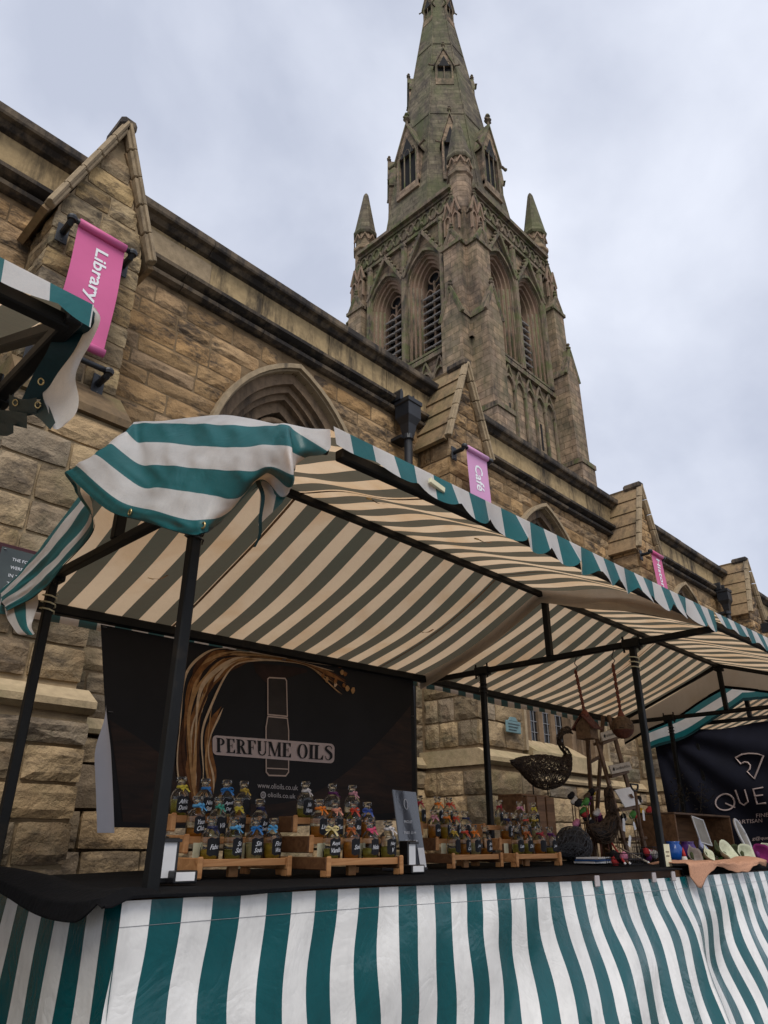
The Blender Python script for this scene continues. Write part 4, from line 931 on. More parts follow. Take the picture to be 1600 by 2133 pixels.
# ---- black table cloth
def bcf(u, v):
    x = lerp(.60, 4.10, u); y = lerp(1.62, 3.35, v); z = TZ+.006+.006*noise.noise(Vector((x*3, y*3, 0)))+.010*max(0, noise.noise(Vector((x*1.4+5, y*2, 2))))
    X, Y, Z = x, y, z
    if x < .97: d = .97-x; X = .97-.055*sstep(0, .08, d)-.02*d; Z = z-max(0, d-.03)*(.11+.04*math.sin(y*3.4-5.0))*sstep(1.78, 1.95, y)-.02*min(1, d/.05)
    if y < 1.84:
        d = 1.84-y; dr = max(0, .004+.008*math.sin(x*5+.4)*math.sin(x*1.7)); dr = dr*d/.22*(1-sstep(2.6, 3.6, x)); Y = 1.84-min(d, .035); Z = min(Z, z-dr-.004*d/.2)
    if y > 3.13: d = y-3.13; Y = 3.13+.02*d; Z = z-d
    if x < 1.05 and y > 1.84: Z += .035*math.sin(y*7)*sstep(1.05, .8, x)*0+.02*sstep(1.2, .95, x)*(math.sin(y*5+.7)+1.3)
    return Vector((X, Y, Z))
bc = MB(); bc.grid(bcf, 110, 70)
o = put('table_cloth', bc, M['blackcloth'], None, True); tag(o, 'black cloth laid over the perfume oils table', 'table cloth'); o.modifiers.new('thickness', 'SOLIDIFY').thickness = .004
def ccf(u, v):
    x = lerp(4.19, 7.2, u); y = lerp(1.80, 3.12, v); return Vector((x, max(y, 1.845), TZ+.005+.006*noise.noise(Vector((x*3, y*3, 4)))-max(0, 1.845-y)*.8))
bc = MB(); bc.grid(ccf, 70, 40); o = put('table_cloth', bc, M['blackcloth'], None, True); tag(o, 'black cloth under the wicker crafts', 'table cloth'); o.modifiers.new('thickness', 'SOLIDIFY').thickness = .004
# ================================================================== PERFUME OILS BANNER
BY = 3.60
def bwave(x, z): return .018*math.sin(2.6*x+1.5*z)+.008*math.sin(7*x-3*z)*max(0, 1.1-z)
def bpt(x, z, off=0.0): return Vector((x, BY+bwave(x, z)-off, z))
def bpx(px, py, off=.004): p = aty(px, py, BY); return bpt(p.x, p.z, off)
M['banner_black'] = plain('printed_black_vinyl', (.011, .0105, .012), .62, .5, 1.6, .25)
def swirl_mat():
    m, nt, o = newmat('gold_splash_print'); P = N(nt, 'ShaderNodeUVMap', uv_map='UVMap').outputs[0]
    v = noisef(nt, P, 2.2, 5, .55, 2.2, (5.0, 2.2, 1)); v2 = noisef(nt, P, 6, 4, .6, 1.6, (4.5, 2.6, 1))
    c = ramp(nt, v, [(.30, (.012, .008, .006)), (.38, (.16, .06, .02)), (.44, (.55, .33, .17)), (.48, (.14, .05, .015)), (.53, (.40, .19, .07)), (.58, (.62, .42, .24)), (.63, (.18, .07, .022)), (.72, (.45, .23, .09))])
    c = mixc(nt, 1.0, c, ramp(nt, v2, [(.38, .45), (.6, 1.3)]), 'MULTIPLY')
    finish(nt, o, c, .6, None, spec=.25); return m
def stump_mat():
    m, nt, o = newmat('wood_grain_print'); P = pos(nt); g_ = noisef(nt, P, 5, 8, .65, .6, (.6, 1, 3.2))
    c = ramp(nt, g_, [(.32, (.011, .009, .009)), (.55, (.032, .017, .012)), (.75, (.060, .030, .020))]); finish(nt, o, c, .6, None, spec=.25); return m
M['swirl'] = swirl_mat(); M['stump'] = stump_mat(); M['plate'] = plain('pink_grey_print', (.52, .42, .40), .6, .06, 3); M['haze_print'] = plain('brown_smoke_print', (.030, .015, .012), .6, .5, 9, .2)
M['print_line'] = plain('pale_print', (.52, .40, .34), .6, .1, 20)
ban = thing('banner', 'black perfume oils banner with golden splash hung at the back of the stall', 'banner', (2.8, BY, 0))
BTL, BTR, BBL, BBR = (1.556, 1.02), (3.985, 1.118), (1.775, .055), (4.0, .155)
def bsheet(u, v):
    a = (lerp(BTL[0], BTR[0], u), lerp(BTL[1], BTR[1], u)-.012*math.sin(math.pi*u)); b = (lerp(BBL[0], BBR[0], u), lerp(BBL[1], BBR[1], u)-.03*math.sin(math.pi*u))
    x = lerp(a[0], b[0], v); z = lerp(a[1], b[1], v); return bpt(x, z)
sh = MB(); sh.grid(bsheet, 60, 26); put('vinyl_sheet', sh, M['banner_black'], ban, True)
def fold(u, v):
    z = lerp(.62, .03, v); xr = bsheet(0, (1.02-z)/.965).x; w_ = .075*sstep(0, .45, v)
    return Vector((xr-w_*(1-u)+.004, BY+bwave(xr, z)-.03*math.sin(u*2.2)*sstep(0, .4, v)-.004, z))
fo = MB(); fo.grid(fold, 6, 20); put('turned_edge', fo, plain('white_vinyl_back', (.55, .55, .60), .6, .06, 5), ban, True)
for (u, v) in ((.006, .015), (.5, .015), (.99, .015), (.985, .3), (.01, .45)): p = bsheet(u, v); put('eyelet', MB().lathe([(0, 0), (.011, .002), (.013, 0)], (p.x, p.y-.012, p.z), 10), M['lead'], ban)
# print: wooden stump, smoke, splash ring, vial, plate and lettering
def flat(name, pts, mat, off=.003, parent=ban): 
    mb = MB(); c = sum((Vector((p[0], p[1], 0)) for p in pts), Vector())/len(pts); n = len(pts)
    mb.add([bpx(p[0], p[1], off) for p in pts], [tuple(range(n))]); return put(name, mb, mat, parent)
def strip(name, A, B, mat, off=.003, n=24):
    mb = MB(); A = [Vector((*p, 0)) for p in A]; B = [Vector((*p, 0)) for p in B]
    mb.grid(lambda u, v: bpx(*(cat(A, u).lerp(cat(B, u), v)).xy, off), n, 8, lambda u, v: (u, v)); return put(name, mb, mat, ban)
strip('stump_print', [(224, 1500), (300, 1548), (370, 1600), (440, 1650), (540, 1676), (640, 1660), (720, 1610), (790, 1540), (852, 1470)], [(252, 1712), (320, 1716), (400, 1718), (470, 1716), (560, 1712), (650, 1706), (730, 1700), (800, 1694), (856, 1690)], M['stump'], .002, 40)
strip('smoke_print', [(530, 1378), (570, 1384), (610, 1388), (640, 1394)], [(536, 1400), (566, 1425), (606, 1410), (640, 1400)], M['haze_print'], .002)
SA = [(388, 1700), (372, 1620), (370, 1540), (380, 1470), (398, 1400), (430, 1360), (480, 1352), (560, 1362), (640, 1380), (726, 1398)]
SB = [(424, 1690), (420, 1620), (418, 1560), (426, 1500), (448, 1440), (490, 1392), (530, 1376), (590, 1378), (648, 1392), (712, 1446)]
VA, VB = [Vector((*p, 0)) for p in SA], [Vector((*p, 0)) for p in SB]
amb = [plain('dark_amber_print', (.075, .028, .010), .6, .5, 25, .2), plain('amber_print', (.24, .10, .030), .6, .45, 30, .2), plain('gold_print', (.44, .245, .10), .6, .35, 30, .2), plain('pale_gold_print', (.60, .43, .27), .6, .25, 30, .2), plain('near_black_brown_print', (.022, .011, .008), .6, .4, 20, .2)]
rq = random.Random(12)
def stream(w0, wid, mat, off, ph, u0=0.0, u1=1.0, wob=.10):
    mb = MB()
    def f(u, v):
        uu = lerp(u0, u1, u); c = w0+wob*math.sin(uu*9+ph)+.06*math.sin(uu*23+ph*2.1); h_ = wid*(.35+.65*abs(math.sin(uu*7+ph*1.7)))*min(1, 8*u, 8*(1-u)); w_ = c+(v-.5)*h_
        p = cat(VA, uu).lerp(cat(VB, uu), w_); return bpx(p.x, p.y, off)
    mb.grid(f, 90, 3); put('splash_print', mb, mat, ban)
stream(.5, 1.05, amb[0], .0035, .3, wob=.02); stream(.55, .8, amb[1], .0040, 1.1, wob=.05)
for k in range(26):
    u0 = rq.uniform(0, .7); u1 = min(1.0, u0+rq.uniform(.15, .6)); stream(rq.uniform(.02, .98), rq.uniform(.06, .24), amb[rq.choice((0, 1, 2, 2, 3, 4, 1))], .0045+k*.0002, rq.uniform(0, 6), u0, u1, rq.uniform(.03, .12))
for w0 in (-.04, 1.02): stream(w0, .09, amb[3], .0100, w0*4+1, wob=.05)
stream(1.45, .35, amb[1], .0035, 2.0, .05, .42, .08); stream(1.5, .10, amb[3], .0045, 2.6, .05, .42, .08); stream(1.25, .10, amb[2], .0042, .5, .02, .40, .06)
for k in range(10):                                                # flung drops at the far end of the splash
    x, y = 700+rq.uniform(-30, 32), 1410+rq.uniform(-22, 34); flat('splash_drop', [(x+rq.uniform(2, 5)*math.cos(t), y+rq.uniform(3, 8)*math.sin(t)) for t in [2*math.pi*i/7 for i in range(7)]], amb[rq.choice((1, 2, 3))], .0105)
def outline(name, pts, wd, mat, off=.006, closed=True):
    P = [bpx(x, y, off) for x, y in pts]; 
    if closed: P = P+[P[0]]
    mb = MB()
    for a, b in zip(P, P[1:]):
        d = (b-a).normalized(); s_ = Vector((d.z, 0, -d.x))*wd/2; mb.add([a-s_-d*wd/3, b-s_+d*wd/3, b+s_+d*wd/3, a+s_-d*wd/3], [(0, 1, 2, 3)])
    return put(name, mb, mat, ban)
M['vial'] = plain('vial_glass_print', (.035, .026, .022), .6, .6, 4)
flat('vial_print', [(560, 1412), (597, 1414), (599, 1494), (603, 1520), (603, 1612), (598, 1617), (562, 1616), (556, 1610), (556, 1515), (560, 1490)], M['vial'], .003)
outline('vial_outline', [(560, 1414), (563, 1411), (595, 1413), (598, 1418), (600, 1492), (560, 1488)], .008, M['print_line']); outline('vial_outline', [(560, 1492), (600, 1496), (603, 1522), (604, 1608), (598, 1616), (562, 1615), (556, 1608), (556, 1515)], .008, M['print_line']); outline('vial_outline', [(558, 1600), (602, 1602)], .006, M['print_line'], closed=False)
def rrect(x0, y0, x1, y1, r, sk):
    pts = []
    for cx_, cy_, a0 in ((x1-r, y0+r, -90), (x1-r, y1-r, 0), (x0+r, y1-r, 90), (x0+r, y0+r, 180)):
        for k in range(5): t = math.radians(a0+k*22.5); x = cx_+r*math.cos(t); pts.append((x, cy_+r*math.sin(t)+sk*(x-x0)))
    return pts
pm = MB(); RP = rrect(444, 1531, 697, 1572, 9, .073); xs_ = [444, 445.2, 447.5, 450, 453]+[460+i*9.6 for i in range(25)]+[691, 693.5, 696, 697]
def plate_y(x, top):
    e_ = min(x-444, 697-x); c_ = 9-math.sqrt(max(0, 81-(9-e_)**2)) if e_ < 9 else 0
    return (1531+c_ if top else 1572-c_)+.073*(x-444)
for a, b in zip(xs_, xs_[1:]): pm.add([bpx(a, plate_y(a, True), .007), bpx(b, plate_y(b, True), .007), bpx(b, plate_y(b, False), .007), bpx(a, plate_y(a, False), .007)], [(0, 1, 2, 3)])
put('name_plate', pm, M['plate'], ban)
# slab-serif capitals drawn from stems and bowls
def serif_word(word):
    faces = []; x = 0.0
    def rc(a, b, c, d): return [(a, c), (b, c), (b, d), (a, d)]
    def bowl(cx_, cy_, rx, ry, tk, tn, a0, a1, n=14):
        out_ = []
        for i in range(n):
            p = math.radians(lerp(a0, a1, i/n)); q = math.radians(lerp(a0, a1, (i+1)/n))
            out_.append([(cx_+rx*math.cos(p), cy_+ry*math.sin(p)), (cx_+rx*math.cos(q), cy_+ry*math.sin(q)), (cx_+(rx-tk)*math.cos(q), cy_+(ry-tn)*math.sin(q)), (cx_+(rx-tk)*math.cos(p), cy_+(ry-tn)*math.sin(p))])
        return out_
    T, H = .215, .06
    def stem(x0, t=T, lo=True, hi=True):
        r = [rc(x0, x0+t, 0, 1)]
        if lo: r.append(rc(x0-.07, x0+t+.07, 0, H))
        if hi: r.append(rc(x0-.07, x0+t+.07, 1-H, 1))
        return r
    for ch in word:
        g = []; w_ = .75
        if ch == 'P': g = stem(.08)+bowl(.28, .74, .37, .26, .18, H, -90, 90)+[rc(.2, .30, .95, 1), rc(.2, .30, .48, .53)]; w_ = .72
        elif ch == 'R': g = stem(.08)+bowl(.28, .74, .36, .26, .18, H, -90, 90)+[rc(.2, .30, .95, 1), rc(.2, .30, .48, .53), [(.30, .5), (.50, .5), (.74, .0), (.54, .0)], rc(.54, .80, 0, H)]; w_ = .80
        elif ch in 'EF':
            g = stem(.08)+[rc(.2, .64, .95, 1), [(.64, 1), (.64, .74), (.60, .74), (.48, .96)], rc(.2, .46, .48, .53), rc(.43, .47, .36, .65)]; w_ = .72
            if ch == 'E': g += [rc(.2, .66, 0, H), [(.68, .28), (.66, 0), (.50, .04), (.64, .28)]]
            else: w_ = .70
        elif ch == 'U': g = [rc(.08, .08+T, .28, 1), rc(.01, .33, .95, 1), rc(.62, .68, .28, 1), rc(.54, .76, .95, 1)]+bowl(.38, .29, .30, .31, .10, .07, 180, 360); w_ = .78
        elif ch == 'M': g = [rc(.10, .15, 0, 1), rc(.03, .22, 0, H), rc(.78, .97, 0, 1), rc(.72, 1.03, 0, H), [(.03, 1), (.27, 1), (.60, .0), (.50, .0)], [(.50, .0), (.56, .0), (.86, 1), (.80, 1)], rc(.80, 1.03, .95, 1)]; w_ = 1.06
        elif ch == 'O': g = bowl(.42, .5, .39, .52, .19, .05, 0, 360, 26); w_ = .84
        elif ch == 'I': g = stem(.09); w_ = .37
        elif ch == 'L': g = stem(.08)+[rc(.2, .64, 0, H), [(.68, .32), (.66, 0), (.46, .04), (.64, .32)]]; w_ = .72
        elif ch == 'S':
            pa = [Vector((.53, .76, 0)), Vector((.50, .90, 0)), Vector((.32, .985, 0)), Vector((.14, .90, 0)), Vector((.12, .74, 0)), Vector((.30, .58, 0)), Vector((.47, .42, 0)), Vector((.48, .20, 0)), Vector((.32, .02, 0)), Vector((.14, .08, 0)), Vector((.08, .27, 0))]
            ws = [.04, .06, .06, .13, .17, .20, .20, .17, .06, .06, .04]
            for i in range(40):
                def pt(t): d = (cat(pa, min(1, t+.01))-cat(pa, max(0, t-.01))).normalized(); k = t*10; j = min(int(k), 9); return cat(pa, t), Vector((-d.y, d.x, 0))*lerp(ws[j], ws[j+1], k-j)/2
                (p, n1_), (q, n2_) = pt(i/40), pt((i+1)/40); g.append([(p-n1_).xy[:], (q-n2_).xy[:], (q+n2_).xy[:], (p+n1_).xy[:]])
            w_ = .62
        elif ch == ' ': w_ = .34
        faces += [[(x+a, b) for a, b in f] for f in g]; x += w_+.03
    return faces, x
fs, tw = serif_word('PERFUME OILS'); lt = MB(); lt2 = MB(); gapx = serif_word('PERFUME')[1]+.1; M['ink_black'] = plain('black_print', (.006, .006, .007), .6, .1)
for i, f in enumerate(fs):
    (lt if f[0][0] < gapx else lt2).add([bpx(451+(694-451)*a/tw, 1566+.073*(450+(694-451)*a/tw-444)-30*b, .010+.00002*i) for a, b in f], [tuple(range(len(f)))])
put('lettering', lt, M['ink_black'], ban); put('lettering', lt2, M['ink_black'], ban)
def btext(t, x0, y0, x1, h, sk=.06, bold=0.0): return put_text('lettering', t, lambda u, v: bpx(u, y0+sk*(u-x0)-v, .008), M['print_ink'], ban, (x0, x1, 0, h), 0.0, bold)
M['print_ink'] = plain('pale_grey_print', (.50, .47, .47), .6, .1, 30)
btext('www.olioils.co.uk', 537, 1641, 624, 11); btext('olioils.co.uk', 559, 1660, 619, 10)
rg_ = MB(); cc = (549, 1656)
for ro, ri in ((7.5, 4.8), (3.2, 1.6)):
    for k in range(16):
        a, b = 2*math.pi*k/16, 2*math.pi*(k+1)/16; rg_.add([bpx(cc[0]+r_*.8*math.cos(t), cc[1]+r_*math.sin(t), .008) for r_, t in ((ro, a), (ro, b), (ri, b), (ri, a))], [(0, 1, 2, 3)])
put('round_emblem', rg_, M['print_ink'], ban)
# ================================================================== OIL RACKS AND BOTTLES
TT = TZ+.012
def rack(label, x0, x1, yf, dark=False):
    wd = x1-x0; r = thing('display_rack', label, 'display rack', (x0, yf, TT), 'wooden display racks')
    wm = M['wood']; ws = M['wood'] if not dark else M['wood_side']
    hs = [.052, .122, .192]; dp = .10
    for k, h in enumerate(hs):
        put('shelf', MB().bbox(.02, wd-.02, k*dp+.002, k*dp+.082, h-.014, h, .002), wm, r, world=False)
        put('shelf_lip', MB().bbox(.02, wd-.02, k*dp-.008, k*dp+.001, h-.016, h+.008, .002), wm, r, world=False)
        for sx in (0, wd-.02):
            put('side_board', MB().bbox(sx, sx+.019, k*dp-.010 if k else -.012, 3*dp-.02, h-.045 if k else .022, h+.012, .003), ws, r, world=False)
            put('end_block', MB().bbox(sx-.001, sx+.020, k*dp-.022, k*dp-.0115, h-.046 if k else .0, h+.016, .004), wm, r, world=False)
    for sx in (0, wd-.02):
        put('leg', MB().bbox(sx+.001, sx+.018, -.010, .020, 0, .0215, .002), wm, r, world=False); put('leg', MB().bbox(sx+.001, sx+.018, 2*dp+.03, 3*dp-.022, 0, .0215, .002), wm, r, world=False)
    put('back_leg', MB().bbox(wd/2-.02, wd/2+.02, .06, .078, 0, .037, .002), wm, r, world=False)
    for k, (a, b) in enumerate(((.10, .19), (.62, .72), (.86, .96))):
        put('price_card', MB().bbox(wd*a, wd*b, dp*(1+(k > 1))-.0155, dp*(1+(k > 1))-.0145, hs[k > 1]+.003, hs[k > 1]+.058, .0003), M['cream_card'], r, world=False)
    return r
M['wood_side'] = wood_mat('dark_rack_side', (.085, .036, .014), (.17, .08, .034))
rack('pine stepped rack nearest the left pole, holding blue-ribboned bottles', 1.455, 1.855, 2.30)
rack('pine stepped rack with dark sides, second from the left, beside the price list', 1.885, 2.285, 2.14, True)
rack('pine stepped rack just right of the price list', 2.93, 3.34, 2.42, True)
rack('pine stepped rack farthest right, next to the dark willow ball', 3.37, 3.80, 2.36)
def bottle_geo():
    o = [(.0, 0), (.029, .0), (.033, .004), (.0335, .072), (.031, .085), (.022, .096), (.0135, .102), (.0125, .122), (.019, .1255), (.019, .1295), (.0115, .1295)]
    i = [(.0105, .122), (.0110, .103), (.020, .0935), (.0295, .082), (.0315, .070), (.031, .006), (0, .005)]
    g = MB(); g.lathe(o+i, n=20); s = MB(); s.lathe([(0, .1255), (.0095, .126), (.0098, .131), (.0175, .134), (.0185, .1385), (.016, .142), (0, .143)], n=14)
    lq = MB(); lq.lathe([(0, .0055), (.0305, .0065), (.031, .052), (0, .0521)], n=18)
    lb = MB(); R_ = .0339
    def lf(u, v):
        a = -math.pi/2+lerp(-.78, .78, u); e_ = 1-.10*(abs(2*u-1)**4)-.06*math.cos(u*4*math.pi)
        return (R_*math.cos(a), R_*math.sin(a), .045+(v-.5)*.056*e_)
    lb.grid(lf, 14, 2)
    return g.mesh('glass_body', True), s.mesh('stopper', True), lq.mesh('oil', True), lb.mesh('chalk_label', True)
B_G, B_S, B_L, B_C = bottle_geo()
B_G.materials.append(M['glass']); B_S.materials.append(M['glass']); B_C.materials.append(M['chalk'])
B_LQ = []
for m_ in OILS: q = B_L.copy(); q.materials.append(m_); B_LQ.append(q)
RIB = {}
def ribbon_mesh(col):
    if col in RIB: return RIB[col]
    rgb = {'yellow': (.62, .50, .06), 'blue': (.02, .16, .42), 'light blue': (.10, .36, .62), 'green': (.06, .34, .25), 'navy': (.012, .018, .07), 'white': (.66, .62, .60), 'purple': (.09, .01, .09), 'pink': (.60, .28, .32), 'orange': (.72, .19, .02), 'peach': (.70, .30, .20), 'red': (.55, .06, .03), 'royal blue': (.04, .09, .36), 'pale yellow': (.66, .55, .26), 'rust': (.40, .11, .03), 'hot pink': (.62, .07, .16), 'black': (.012, .012, .014), 'gold': (.50, .34, .05), 'teal': (.02, .20, .28), 'crimson': (.30, .015, .03), 'striped pink': (.60, .25, .36)}[col]
    mat = plain(col.replace(' ', '_')+'_ribbon', rgb, .4, .2, 60, .4); mb = MB(); rs = random.Random(hash(col) % 999)
    mb.lathe([(.0135, .104), (.0165, .106), (.0165, .113), (.0135, .115)], n=12)
    for s in (-1, 1):
        L_ = rs.uniform(.016, .025); dz = rs.uniform(-.005, .003)
        q = [Vector((0, -.015, .110)), Vector((s*L_*.5, -.020, .116+dz)), Vector((s*L_, -.014, .110+dz)), Vector((s*L_*.85, -.019, .103+dz)), Vector((s*L_*.4, -.020, .106)), Vector((0, -.016, .109))]
        mb.grid(lambda u, v: cat(q, v)+Vector((0, (u-.5)*.007, (u-.5)*.006)), 2, 14)
        q2 = [Vector((0, -.016, .109)), Vector((s*L_*.5, -.024, .100)), Vector((s*L_*.9, -.029, .090+rs.uniform(-.006, .006)))]; mb.grid(lambda u, v: cat(q2, v)+Vector(((u-.5)*.006, 0, (u-.5)*.003)), 2, 6)
    mb.lathe([(0, -.005), (.006, 0), (0, .005)], (0, -.018, .110), 6); me = mb.mesh('ribbon', True); me.materials.append(mat); RIB[col] = me; return me
TXM = {}
def label_text(words):
    if words in TXM: return TXM[words]
    ls = words.split('/'); mb = MB(); R_ = .0345
    for i, t in enumerate(ls):
        vs, f, a0, a1, b0, b1 = text_geo(t, .35, .012); hh = .0155; zc = .045+((len(ls)-1)/2-i)*.021; wd = min(1.25, .2*len(t)+.12)
        mb.add([(R_*math.cos(-math.pi/2+lerp(-.5, .5, .5+((v[0]-a0)/(a1-a0)-.5)*wd)), R_*math.sin(-math.pi/2+lerp(-.5, .5, .5+((v[0]-a0)/(a1-a0)-.5)*wd)), zc-hh/2+hh*(v[1]-b0)/(b1-b0)+.003*((v[0]-a0)/(a1-a0)-.5)) for v in vs], f)
    me = mb.mesh('chalk_writing'); me.materials.append(M['white_ink']); TXM[words] = me; return me
def bottle(label, x, y, z, rib, words, k, rz=0.0, s=1.0):
    r = thing('oil_bottle', label, 'bottle', (x, y, z), 'perfume oil bottles', rz); r.scale = (s, s, s)
    put('glass_body', B_G, None, r, world=False); put('stopper', B_S, None, r, world=False); q = put('oil', B_LQ[k % 4], None, r, world=False); q.scale = (1, 1, random.uniform(.55, 1.3)); lab = put('chalk_label', B_C, None, r, world=False)
    q = put('ribbon', ribbon_mesh(rib), None, r, world=False); q.rotation_euler.z = random.uniform(-.9, .7); f_ = random.uniform(.82, 1.12); q.scale = (f_, f_, random.uniform(.96, 1.0))
    if words: put('chalk_writing', label_text(words), None, lab, world=False)
HS = [.052, .122, .192]; TN = ['bottom', 'middle', 'top']; ON = ['first', 'second', 'third', 'fourth']
def fill_rack(rname, yf, rows):
    for tier, items in enumerate(rows):
        y = yf+tier*.10+.040
        for i, (px_, rib, wds) in enumerate(items):
            x = aty(px_, 1790-38*tier, y).x
            bottle(f'oil bottle with {rib} ribbon, {ON[i]} from left, {TN[tier]} shelf of the {rname}', x, y+random.uniform(-.004, .004), TT+HS[tier]+.001, rib, wds, random.randrange(4), random.uniform(-.15, .25))
fill_rack('leftmost rack', 2.30, [[(434, 'navy', 'Fabu'), (482, 'light blue', 'Su/Salt'), (527, 'blue', 'Sin/Soda'), (566, 'light blue', 'Flor/Wan')], [(404, 'light blue', 'Yaun/Club'), (450, 'green', 'Vik'), (491, 'yellow', 'Mon'), (537, 'navy', 'Ice/Indy')], [(368, 'yellow', 'Afric/Dunia'), (421, 'blue', 'Nina/Star'), (467, 'blue', 'April/Day'), (503, 'gold', None)]])
fill_rack('second rack', 2.14, [[(690, 'pale yellow', 'Royal/Vanilla'), (730, 'rust', 'Sola'), (771, 'hot pink', 'Noland'), (809, 'white', 'Nuy/V')], [(661, 'orange', 'Linda'), (697, 'peach', 'Tao'), (735, 'red', 'Rio'), (766, 'royal blue', None)], [(632, 'white', 'No/Name'), (691, 'purple', None), (734, 'pink', 'Moss')]])
fill_rack('third rack', 2.42, [[(946, 'gold', None), (967, 'red', 'De/Coco'), (989, 'orange', 'Jou'), (1014, 'black', 'Ann/Bou')], [(904, 'pink', 'Gery'), (930, 'orange', 'Love'), (949, 'red', 'Rosa'), (971, 'navy', None)], [(873, 'crimson', 'No'), (912, 'orange', 'Gina'), (936, 'red', 'Rue')]])
fill_rack('rightmost rack', 2.36, [[(1080, 'black', 'Luna'), (1101, 'rust', 'Dali'), (1126, 'crimson', None), (1149, 'purple', 'Jasmi')], [(1057, 'navy', 'De/Gra'), (1074, 'black', None), (1098, 'red', None), (1116, 'gold', 'Nue')], [(1042, 'crimson', None), (1084, 'striped pink', 'Crush'), (1113, 'yellow', None)]])
# price list stand, card boxes
def price_sign():
    r = thing('price_list_sign', 'glossy acrylic price list stand between the racks', 'sign', (2.62, 2.36, TT)); T = Matrix.Translation((2.62, 2.36, TT)) @ Matrix.Rotation(math.radians(12), 4, 'Z') @ Matrix.Rotation(math.radians(-9), 4, 'X')
    gm = plain('glossy_grey_acrylic', (.05, .052, .062), .06, .5, 3, .8)
    put('panel', MB().bbox(-.105, .105, 0, .006, .012, .335, .001, T), gm, r); put('foot', MB().bbox(-.105, .105, -.004, .11, 0, .012, .002, Matrix.Translation((2.62, 2.36, TT)) @ Matrix.Rotation(math.radians(12), 4, 'Z')), gm, r)
    for t, x0, x1, z, h in (('PRICE LIST', -.045, .025, .195, .011), ('SINGLE - £11.99', -.06, .045, .150, .010), ('SET OF 3 - £25.99', -.055, .05, .115, .010)):
        put_text('lettering', t, lambda u, v: T @ Vector((u, -.002, v)), M['white_ink'], r, (x0, x1, z, z+h))
    em = MB(); em.tube([T @ Vector((-.01+.016*math.cos(t), -.002, .275+.022*math.sin(t))) for t in [2*math.pi*i/16 for i in range(17)]], .0014, 4); put('emblem', em, M['white_ink'], r, True)
    for x in (-.05, .07): put('white_sticker', MB().bbox(x-.028, x+.028, -.0035, -.002, .012, .092, .0005, T), M['card'], r)
price_sign()
def card_box(label, x, y, z, w_, h, d, extra=True):
    r = thing('card_box', label, 'box', (x, y, z), 'small black boxes on the perfume table'); put('case', MB().bbox(-w_/2, w_/2, 0, d, 0, h, .003), M['plastic'], r, world=False)
    put('front_card', MB().bbox(-w_/2+.004, w_/2-.012, -.0035, -.001, h*.12 if h > .06 else h*.2, h-.004, .0005), M['card'], r, world=False)
    if extra: put('card_slot', MB().bbox(-w_/2, w_/2, -.012, -.0045, h*.9, h*.97, .001), M['plastic'], r, world=False)
p = aty(352, 1800, 2.14); card_box('black box with white card face beside the left pole', p.x, 2.14, TT, .062, .125, .08)
p = aty(852, 1800, 2.20); card_box('black box with white card in front of the price list', p.x, 2.18, TT, .055, .12, .05)
p = aty(388, 1825, 2.10); card_box('low black tin with small white label at the foot of the leftmost rack', p.x, 2.10, TT, .08, .035, .06, False)
p = aty(880, 1812, 2.12); card_box('low black tin with small label right of the price list', p.x, 2.14, TT, .08, .032, .06, False)
bottle('dark oil bottle with yellow ribbon half hidden behind the left pole', aty(333, 1800, 2.2).x, 2.2, TT, 'yellow', 'Bs', 3)
# ================================================================== CRAFT STALL: WICKER, LADDER, CRATES
M['wicker_goose'] = plain('dark_brown_willow_rods', (.040, .024, .015), .55, .6, 40, .35); M['wicker'] = plain('dark_willow', (.014, .009, .007), .6, .5, 40, .35); M['willow_grey'] = plain('grey_black_willow', (.055, .055, .060), .5, .5, 40, .4); M['wicker_red'] = plain('red_brown_willow', (.10, .03, .016), .7, .5, 40); M['wicker_tan'] = plain('tan_seagrass', (.13, .075, .038), .8, .5, 60); M['willow_brown'] = plain('brown_willow', (.075, .045, .026), .6, .5, 40)
def weave(surf, n, rs, r=.0022, seg=10, ln=(.5, 1.4), jit=.004):
    """willow rods laid over a surface surf(a, t) -> (point, normal)"""
    mb = MB()
    for k in range(n):
        a0 = rs.uniform(0, 2*math.pi); t0 = rs.uniform(.02, .98); da = rs.uniform(*ln)*rs.choice((-1, 1)); dt = rs.uniform(-.35, .35); pts = []
        off = rs.uniform(-.001, jit)
        for i in range(seg+1):
            f = i/seg; p, nrm = surf(a0+da*f, min(.995, max(.005, t0+dt*(f-.5)))); pts.append(p+nrm*(off+.003*math.sin(f*9+k)))
        mb.tube(pts, r*rs.uniform(.7, 1.3), 4, False)
    return mb
def spine_surf(ps, rs_, flat_=1.0):
    P = [Vector(p) for p in ps]; R_ = [Vector((r, 0, 0)) for r in rs_]
    def f(a, t):
        c = cat(P, t); d = (cat(P, min(1, t+.02))-cat(P, max(0, t-.02))).normalized(); s = d.cross(Vector((0, 0, 1))); s = s.normalized() if s.length > 1e-4 else Vector((1, 0, 0)); u = s.cross(d)
        r = max(.001, cat(R_, t).x); n = s*math.cos(a)*flat_+u*math.sin(a); return c+n*r, n.normalized()
    return f
def willow_creature(r, spine, radii, mat, n, flat_=1.0, core_mat=None, rod=.0022, seed=3, name='woven_body'):
    sf = spine_surf(spine, radii, flat_); rs = random.Random(seed); w_ = weave(sf, n, rs, rod); put(name, w_, mat, r, True)
    if core_mat == 'none': return sf
    core = MB(); core.grid(lambda u, v: sf(u*2*math.pi, v)[0]*1.0-sf(u*2*math.pi, v)[1]*.012*min(1, max(.001, sf(u*2*math.pi, v)[0].length)), 20, 24); o = put('inner_core', core, core_mat or M['wicker'], r, True)
    return sf
CY_ = 2.92; pg = lambda x, y, Y=CY_: aty(x, y, Y)
